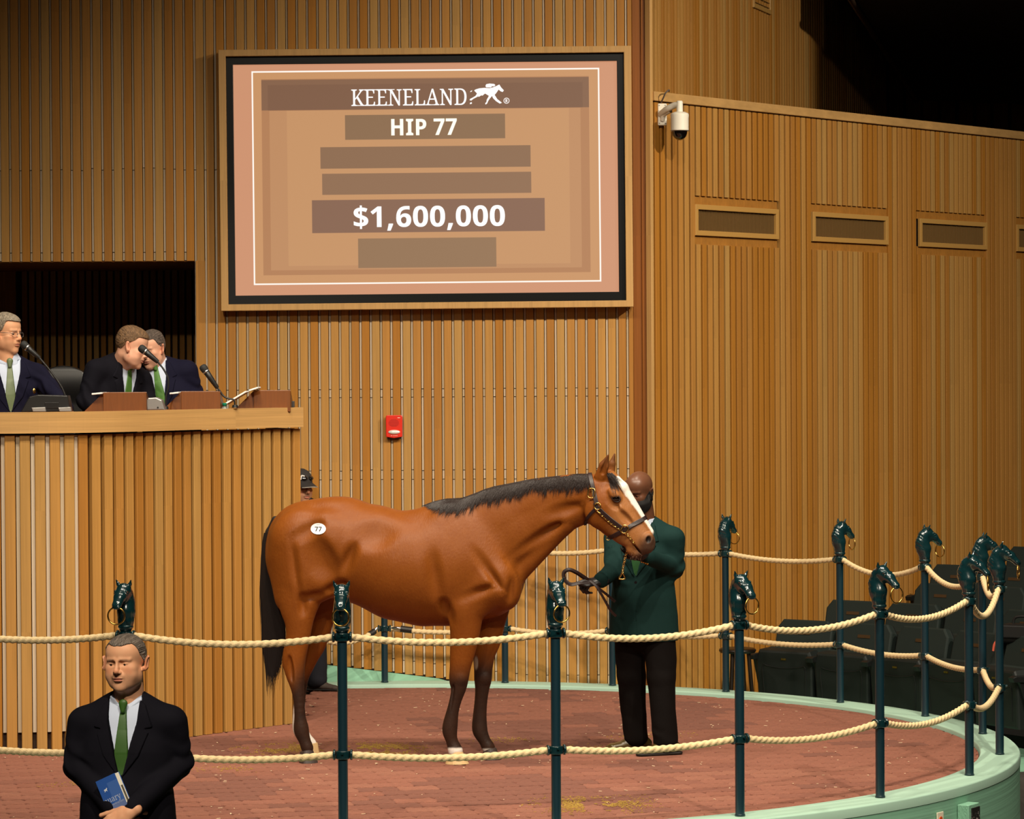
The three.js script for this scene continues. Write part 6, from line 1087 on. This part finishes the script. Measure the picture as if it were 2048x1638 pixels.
{
  const short = ['the left edge', 'the suited man\'s post', 'the hind leg post', 'the post left of the handler', 'the post right of the handler', 'the seat front post', 'the nearer right end post', 'the outermost right end post', 'the rear right end post', 'the back row post', 'the seat corner post', 'the stool post', 'the post behind the handler', 'the foreleg post', 'the belly post'];
  for (let i = 0; i < POSTS.length - 1; i++) for (const hi of [true, false]) {
    const y = hi ? CL_HI : CL_LO, a = postAt[i].clone(), b = postAt[i + 1].clone(), dir = b.clone().sub(a), span = dir.length(); dir.normalize(); a.addScaledVector(dir, 0.04).setY(y); b.addScaledVector(dir, -0.04).setY(y);
    const sag = (hi ? [0.05, 0.045, 0.04, 0.05, 0.06, 0.065, 0.13, 0.09, 0.1, 0.085, 0.035, 0.02, 0.03, 0.03] : [0.035, 0.035, 0.03, 0.03, 0.045, 0.06, 0.07, 0.05, 0.03, 0.03, 0.03, 0.025, 0.03, 0.03])[i], pts = [];
    for (let k = 0; k <= 10; k++) { const t = k / 10, s = 4 * t * (1 - t); pts.push(a.clone().lerp(b, t).add(V(0, -sag * s, 0))); }
    tag(part('rope', ropeGeo(new THREE.CatmullRomCurve3(pts)), ROPE), `${hi ? 'upper' : 'lower'} rope from ${short[i]} to ${short[i + 1]}`, 'rope', 'twisted ropes round the ring');
  }
  // gate rope with snap hooks, from the last post to the stand
  const e = postAt[POSTS.length - 1], a = V(e.x - 0.05, CL_LO, e.z + 0.02), b = at(655, 1283, 24.7), pts = []; for (let k = 0; k <= 8; k++) { const t = k / 8; pts.push(a.clone().lerp(b, t).add(V(0, -0.1 * 4 * t * (1 - t) * 0.5, 0))); }
  const gate = thing('gate_rope', 'gate rope with a steel snap hook running from the post under the mare\'s belly', 'rope'); const c = new THREE.CatmullRomCurve3(pts.slice(1)); part('rope_length', ropeGeo(c), ROPE, gate);
  part('sleeve', tube([pts[0].clone().lerp(pts[1], 0.55), pts[0].clone().lerp(pts[1], 1.0), pts[2].clone().lerp(pts[1], 0.6)], 0.024, 12), std(0x1a1614, 0.5), gate); part('snap_hook', tube([a, pts[0].clone().lerp(pts[1], 0.2).add(V(0, 0.012, 0)), pts[0].clone().lerp(pts[1], 0.5)], 0.011, 10), STEEL, gate);
  const s2 = thing('snap_hook', 'steel snap hook at the post under the mare\'s belly, rope side', 'hook'), d2 = postAt[13].clone().sub(e).normalize(), q = e.clone().setY(CL_LO); part('hook', tube([q.clone().addScaledVector(d2, 0.05), q.clone().addScaledVector(d2, 0.1).add(V(0, 0.008, 0.03)), q.clone().addScaledVector(d2, 0.14).add(V(0, 0, 0.03))], 0.011, 10), STEEL, s2); part('sleeve', tube([q.clone().addScaledVector(d2, 0.13).add(V(0, 0, 0.025)), q.clone().addScaledVector(d2, 0.22).add(V(0, -0.012, 0.02))], 0.026, 12), std(0x1a1614, 0.5), s2);
}
// ---------------------------------------------------------------- folding seats, stool, aisle
{
  const GREEN_SEAT = std(0x0a1a16, 0.75, { bumpMap: clothTexFine, bumpScale: 0.0008 }), PLASTIC = std(0x08110f, 0.6), BLACK_IRON = std(0x0c0e0e, 0.5), BRONZE = std(0x4f3a22, 0.5, { metalness: 0.5 });
  let seat0 = null; const HSEAT = 0.88;
  const make = () => {
    const t = new THREE.Group(); t.name = numbered('folding_seat'); scene.add(t);
    const tilt = -0.24, w = 0.5;
    const backShape = [[-w / 2 + 0.03, 0], [w / 2 - 0.03, 0], [w / 2, 0.1], [w / 2 - 0.005, 0.46], [w / 2 - 0.05, 0.52], [-w / 2 + 0.05, 0.52], [-w / 2 + 0.005, 0.46], [-w / 2, 0.1]];
    const b = part('backrest', extrude(backShape, 0.05, 0.014).translate(0, 0, -0.03), GREEN_SEAT, t); b.position.set(0, 0.37, -0.04); b.rotation.x = tilt;
    part('back_edge', extrude(backShape.map(([x, y]) => [x * 1.03, y * 1.015]), 0.018, 0.006).translate(0, -0.002, -0.055), PLASTIC, b);
    part('plaque', box(0.12, 0.026, 0.004, 0, 0.425, 0.036), BRONZE, b);
    const cs = [[-0.235, 0.0], [0.235, 0.0], [0.245, 0.34], [0.22, 0.4], [-0.22, 0.4], [-0.245, 0.34]];
    const c = part('seat', extrude(cs, 0.11, 0.02), PLASTIC, t); c.position.set(0, 0.26, 0.06); c.rotation.x = 0.06;
    part('seat_pad', extrude(cs.map(([x, y]) => [x * 0.97, y * 0.97 + 0.012]), 0.06, 0.02).translate(0, 0, -0.07), GREEN_SEAT, c);
    const lip = []; for (let i = 0; i <= 12; i++) { const u = i / 6 - 1; lip.push(V(u * 0.19, 0.3 - 0.02 * (1 - u * u), 0.131)); } part('seam', tube([V(-0.19, 0.04, 0.131), ...lip, V(0.19, 0.04, 0.131)], 0.004, 6, 60), BLACK_IRON, c);
    part('seat_number', box(0.045, 0.014, 0.004, 0.0, 0.352, 0.133), BRASS, c);
    for (const s of [-1, 1]) { const arm = part('armrest', extrude([[-0.09, 0.58], [0.26, 0.6], [0.27, 0.625], [0.24, 0.635], [-0.09, 0.625]], 0.05, 0.006).rotateY(-Math.PI / 2).translate(s * 0.272 + 0.025, 0, 0), BLACK_IRON, t); }
    for (const s of [-1, 1]) part('side_frame', extrude([[-0.08, 0.02], [0.06, 0.02], [0.1, 0.3], [0.2, 0.59], [-0.12, 0.59], [-0.04, 0.3]], 0.03, 0.004).rotateY(-Math.PI / 2).translate(s * 0.272 + 0.015, 0, 0), BLACK_IRON, t);
    for (const s of [-1, 1]) part('foot', box(0.04, 0.03, 0.24, s * 0.272, 0.015, 0, 0.006), BLACK_IRON, t);
    return t;
  };
  const rows = [[5.42, LOW, 1592, 5], [6.3, LOW + 0.1, 1691, 4], [7.2, LOW + 0.2, 1866, 3], [8.1, LOW + 0.3, 1900, 2], [9.0, LOW + 0.42, 2052, 2]], words = ['front row', 'second row', 'third row', 'fourth row', 'fifth row'], nth = ['first', 'second', 'third', 'fourth', 'fifth'];
  const deck = std(0x1b1d1c, 0.9);
  rows.forEach(([R, y, px, n], j) => {
    const p = ringPoint(px, true, R); let a = Math.atan2(-p.z + RC[1], p.x - RC[0]);
    if (j) { // step the row stands on
      const sh = [], a0 = a + 0.55 / R * 0.62, a1 = -0.35; for (let i = 0; i <= 24; i++) { const q = mix(a0, a1, i / 24); sh.push([RC[0] + (R + 0.32) * Math.cos(q), -(RC[1] - (R + 0.32) * Math.sin(q))]); } for (let i = 24; i >= 0; i--) { const q = mix(a0, a1, i / 24); sh.push([RC[0] + (R - 0.55) * Math.cos(q), -(RC[1] - (R - 0.55) * Math.sin(q))]); }
      tag(part('seating_step', extrude(sh, y - LOW - 0.001).rotateX(-Math.PI / 2).translate(0, LOW, 0), deck), `dark curved step under the ${words[j]} of green seats`, 'step', null, 'structure');
    }
    for (let i = 0; i < n; i++) {
      const label = `${nth[i]} green folding seat from the wooden wall in the ${words[j]}`; let t;
      if (!seat0) { t = seat0 = make(); tag(t, label, 'seat', 'green folding seats beyond the ring'); } else t = copyOf(seat0, label);
      t.position.set(RC[0] + R * Math.cos(a), y, RC[1] - R * Math.sin(a)); t.rotation.y = Math.atan2(RC[0] - t.position.x, RC[1] - t.position.z); a -= 0.562 / R;
    }
  });
  const bag = thing('bag', 'black bag with a small red tag lying on a seat at the right edge', 'bag'), bp = at(2046, 1262, 23.95), BAGM = std(0x070707, 0.6); bag.position.copy(bp); bag.rotation.y = -0.5; part('body', box(0.34, 0.15, 0.2, 0, -0.02, 0, 0.045), BAGM, bag); part('flap', box(0.33, 0.1, 0.03, 0, 0.0, 0.1, 0.012), BAGM, bag); part('handle', tube([V(-0.08, 0.05, 0), V(-0.06, 0.1, 0), V(0.06, 0.1, 0), V(0.08, 0.05, 0)], 0.01, 8), BAGM, bag); part('red_tag', tube([V(-0.16, -0.05, 0.1), V(-0.19, -0.1, 0.11), V(-0.2, -0.15, 0.11)], 0.009, 8), std(0xc2553f, 0.6), bag);
  // white catalogue page on a folded seat
  const pg = part('paper_sheet', box(0.17, 0.008, 0.12, 0, 0, 0, 0.002), std(0xc9cfe6, 0.7)); pg.position.copy(at(1967, 1340, 24.05)); pg.rotation.set(0.1, 0.3, 0.06); tag(pg, 'pale page lying on a front row seat behind the right end posts', 'paper');
  // stool
  const st = thing('stool', 'dark round wooden stool beside the slatted right wall', 'stool'), sp = at(1475, 1296, 24.95), hS = sp.y - LOW, DW = std(0x170d06, 0.35); st.position.set(sp.x, LOW, -24.95);
  part('seat', lathe([[0.001, hS], [0.13, hS], [0.145, hS - 0.008], [0.148, hS - 0.02], [0.14, hS - 0.034], [0.12, hS - 0.038], [0.001, hS - 0.038]], 36), DW, st);
  for (let i = 0; i < 4; i++) { const q = i * Math.PI / 2 + 0.5, c = Math.cos(q), s = Math.sin(q); part('leg', tube([V(0.095 * c, hS - 0.03, 0.095 * s), V(0.125 * c, hS * 0.5, 0.125 * s), V(0.16 * c, 0.002, 0.16 * s)], 0.017, 10), DW, st); const q2 = q + Math.PI / 2, yy = i % 2 ? 0.26 : 0.33, rr = mix(0.16, 0.095, yy / hS); part('rung', tube([V(rr * c, yy, rr * s), V(rr * (c + Math.cos(q2)) / 2, yy, rr * (s + Math.sin(q2)) / 2), V(rr * Math.cos(q2), yy, rr * Math.sin(q2))], 0.009, 8), DW, st); }
  // green painted aisle on the hall floor
  const sh = []; for (let i = 0; i <= 20; i++) { const q = mix(0.38, 1.25, i / 20); sh.push([RC[0] + 4.9 * Math.cos(q) * 1.25, -(RC[1] - 4.9 * 1.25 * Math.sin(q))]); } for (let i = 20; i >= 0; i--) { const q = mix(0.38, 1.25, i / 20); sh.push([RC[0] + 4.24 * Math.cos(q), -(RC[1] - 4.24 * Math.sin(q))]); }
  tag(part('floor_paint', extrude(sh, 0.006).rotateX(-Math.PI / 2).translate(0, LOW, 0), GREEN), 'green painted strip of hall floor between ring and seats', 'floor', null, 'structure');
}
// ---------------------------------------------------------------- boxes on the ring's outer wall
{
  const onSkirt = (px, py) => { const p = ringPoint(px, false, R_OUT), y = at(px, py, -p.z).y; return [V(p.x, y, p.z), Math.atan2(p.x - RC[0], p.z - RC[1])]; };
  const [p, a] = onSkirt(1875.5, 1624), s = thing('outlet_plate', 'ivory outlet plate with orange sockets on the green ring wall', 'outlet'); s.position.copy(p); s.rotation.y = a;
  part('plate', box(0.075, 0.12, 0.008, 0, -0.06, 0.004, 0.003), std(0xe8dfc6, 0.4), s);
  for (const y of [-0.042, -0.085]) { const o = part('socket', new THREE.CylinderGeometry(0.017, 0.017, 0.006, 20).rotateX(Math.PI / 2).translate(0, y, 0.009), std(0xd9531c, 0.4), s); for (const x of [-0.006, 0.006]) part('slot', box(0.003, 0.009, 0.002, x, y, 0.0125), std(0x2a0d05, 0.6), o); }
  const [p2, a2] = onSkirt(1922, 1606), e = thing('electrical_box', 'green painted electrical box with worn black cover on the ring wall', 'box'); e.position.copy(p2); e.rotation.y = a2; 
  part('housing', box(0.15, 0.16, 0.075, 0, -0.08, 0.037, 0.006), GREEN, e);
  const wear = dataTex(96, 96, (u, v) => { const n = fbm(u * 9, v * 9, 4), q = n > 0.62 && Math.abs(v - 0.5) < 0.34 ? 0.62 : 0.05 + 0.06 * noise3(u * 40, v * 40, 1); return [q, q * 0.98, q * 0.95]; }); part('cover', box(0.115, 0.13, 0.008, 0.012, -0.085, 0.078, 0.003), std(0xffffff, 0.55, { map: wear }), e);
}
// ---------------------------------------------------------------- microphones and things on the stand
{
  const MIC = std(0x141414, 0.45), MESH = std(0x1b1b1b, 0.7, { bumpMap: dataTex(64, 64, (u, v, x, y) => ((x + y) % 4 < 2 ? 1 : 0), false), bumpScale: 0.001 });
  const mic = (label, head, tail, neck, d, size = 1) => {
    const t = thing('microphone', label, 'microphone', 'microphones on the stand'), a = at(...head, d), b = at(...tail, d), D = b.clone().sub(a), L = D.length(), q = new THREE.Quaternion().setFromUnitVectors(V(0, -1, 0), D.clone().normalize());
    const put = (m) => { m.position.copy(a); m.quaternion.copy(q); return m; };
    put(part('grille', lathe([[0.0005, 0.012], [0.016, 0.01], [0.026, 0.0], [0.028, -0.016], [0.0265, -0.034], [0.022, -0.042], [0.0005, -0.042]].map(([r, y]) => [r * size, y * size]), 24), MESH, t)); put(part('band', lathe([[0.024, -0.038], [0.0255, -0.041], [0.0255, -0.046], [0.024, -0.049]].map(([r, y]) => [r * size, y * size]), 24), STEEL, t));
    put(part('handle', lathe([[0.0005, -0.044 * size], [0.0225 * size, -0.046 * size], [0.02 * size, -L * 0.5], [0.014 * size, -L], [0.0005, -L - 0.002]], 24), MIC, t));
    const g = [b, ...neck.map(([x, y, z]) => at(x, y, d - (z ?? 0)))]; part('gooseneck', tube(g, 0.0065, 8, 60), MIC, t); const e = g[g.length - 1]; part('base', cyl(0.022, 0.018, 0.02, e.x, e.y - 0.012, e.z, 16), MIC, t);
  };
  mic('microphone at the grey-haired speaker\'s mouth on a long curved stem', [45, 687], [79, 716], [[96, 736], [112, 757], [126, 780], [132, 800], [133, 818]], 21.0, 0.95);
  mic('microphone in front of the two whispering men, stem bending downwards', [281, 695], [316, 724], [[328, 740], [336, 757], [336, 775], [332, 793], [331, 815]], 21.75);
  mic('microphone by the rightmost desk box, tilted up on a short stem', [405, 733], [435, 776], [[441, 784], [447, 792], [456, 797], [468, 800], [470, 812]], 21.95);
  // black chair between the speaker and the leaning man
  const LEATH = phys(0x0d0c0d, 0.36, { clearcoat: 0.25 }), seatChair = (px, top, d, label) => { const t = thing('office_chair', label, 'chair'), p = at(px, top, d); t.position.set(p.x, STAND_FLOOR, -d); const h = p.y - STAND_FLOOR;
    const f = field([rbox(V(0, h - 0.3, 0), [0.26, 0.3, 0.05], 0.05, 0.02), ecap(V(-0.14, h - 0.12, 0.005), V(0.14, h - 0.12, 0.005), [0.12, 0.06], [0.12, 0.06], 0.05)]); part('backrest', sdfGeo((x, y, z) => Math.max(f(x, y, z), Math.hypot(x / 0.29, (y - h + 0.34) / 0.34) * 0.29 - 0.29), [[[-0.32, h - 0.7, -0.12], [0.32, h + 0.05, 0.12], 0.012]], null, 0.006), LEATH, t);
    part('seat', box(0.5, 0.1, 0.48, 0, 0.42, 0.26, 0.04), LEATH, t); part('column', cyl(0.03, 0.03, 0.32, 0, 0.06, 0.24, 12), STEEL, t); for (let i = 0; i < 5; i++) part('foot', box(0.04, 0.03, 0.28, 0, 0.03, 0.14, 0.01).rotateY(i * 1.2566).translate(0, 0, 0.24), MIC, t); return t; };
  seatChair(127, 731, 22.55, 'black leather office chair between the speaker and the leaning man');
  // folded black case with two silver feet
  const c = thing('equipment_case', 'black leather case with two silver feet below the speaker\'s microphone', 'case'), d = 20.98, k = d / F, o = at(97, 823, d); c.position.copy(o); const X = (px) => (px - 97) * k, Y = (py) => (823 - py) * k;
  part('case_body', extrude([[X(44), Y(822)], [X(60), Y(795)], [X(76), Y(791)], [X(134), Y(793)], [X(140), Y(822)]], 0.12, 0.006).translate(0, 0, -0.12), std(0x111010, 0.4), c);
  for (const [l, r] of [[68, 92], [121, 143]]) part('silver_foot', extrude([[X(l), Y(822)], [X(l - 2), Y(816)], [X(r - 1), Y(815)], [X(r), Y(822)]], 0.03, 0.003), std(0xb5b3b0, 0.3, { metalness: 0.6 }), c);
  part('clasp', box(0.09, 0.04, 0.006, X(104), Y(811), 0.008, 0.002), std(0x1d1c1c, 0.3), c);
  // silver telephone-like unit between the boxes
  const u = thing('desk_phone', 'silver rounded desk unit between the left and middle desk boxes', 'phone'), d2 = 21.6, k2 = d2 / F; u.position.copy(at(312, 819, d2)); const X2 = (px) => (px - 312) * k2, Y2 = (py) => (819 - py) * k2;
  part('shell', extrude([[X2(296), Y2(818)], [X2(294), Y2(803)], [X2(298), Y2(798)], [X2(312), Y2(797)], [X2(322), Y2(802)], [X2(327), Y2(818)]], 0.1, 0.008).translate(0, 0, -0.1), std(0x8f8d8c, 0.35, { metalness: 0.5 }), u); part('button', new THREE.CylinderGeometry(0.006, 0.006, 0.004, 12).rotateX(Math.PI / 2).translate(X2(316), Y2(815), 0.01), MIC, u);
  // water bottle, of which the green cap shows
  const b = thing('bottle', 'water bottle with a green cap behind the top board', 'bottle'), bp = at(448.5, 806, 22.0); b.position.set(bp.x, STAND_H - 0.03, -22.0 - 0.02); const top = bp.y - (STAND_H - 0.03);
  part('cap', lathe([[0.0005, top], [0.014, top], [0.0155, top - 0.003], [0.0155, top - 0.02], [0.0005, top - 0.02]], 24), std(0x118a6a, 0.4), b); part('flask', lathe([[0.013, top - 0.018], [0.013, top - 0.024], [0.03, top - 0.045], [0.03, 0.003], [0.0005, 0.001]], 24), phys(0xdfeee8, 0.15, { transmission: 0.8, thickness: 0.02 }), b);
  const sb = part('cable_box', box(0.03, 0.045, 0.04, 0, 0.022, 0, 0.004), std(0x3a3836, 0.5)); sb.position.copy(at(585, 811, 22.5)); sb.position.y = STAND_H; tag(sb, 'small grey cable box at the right end of the stand', 'box');
}
scene.updateMatrixWorld(true);
renderer.render(scene, camera);
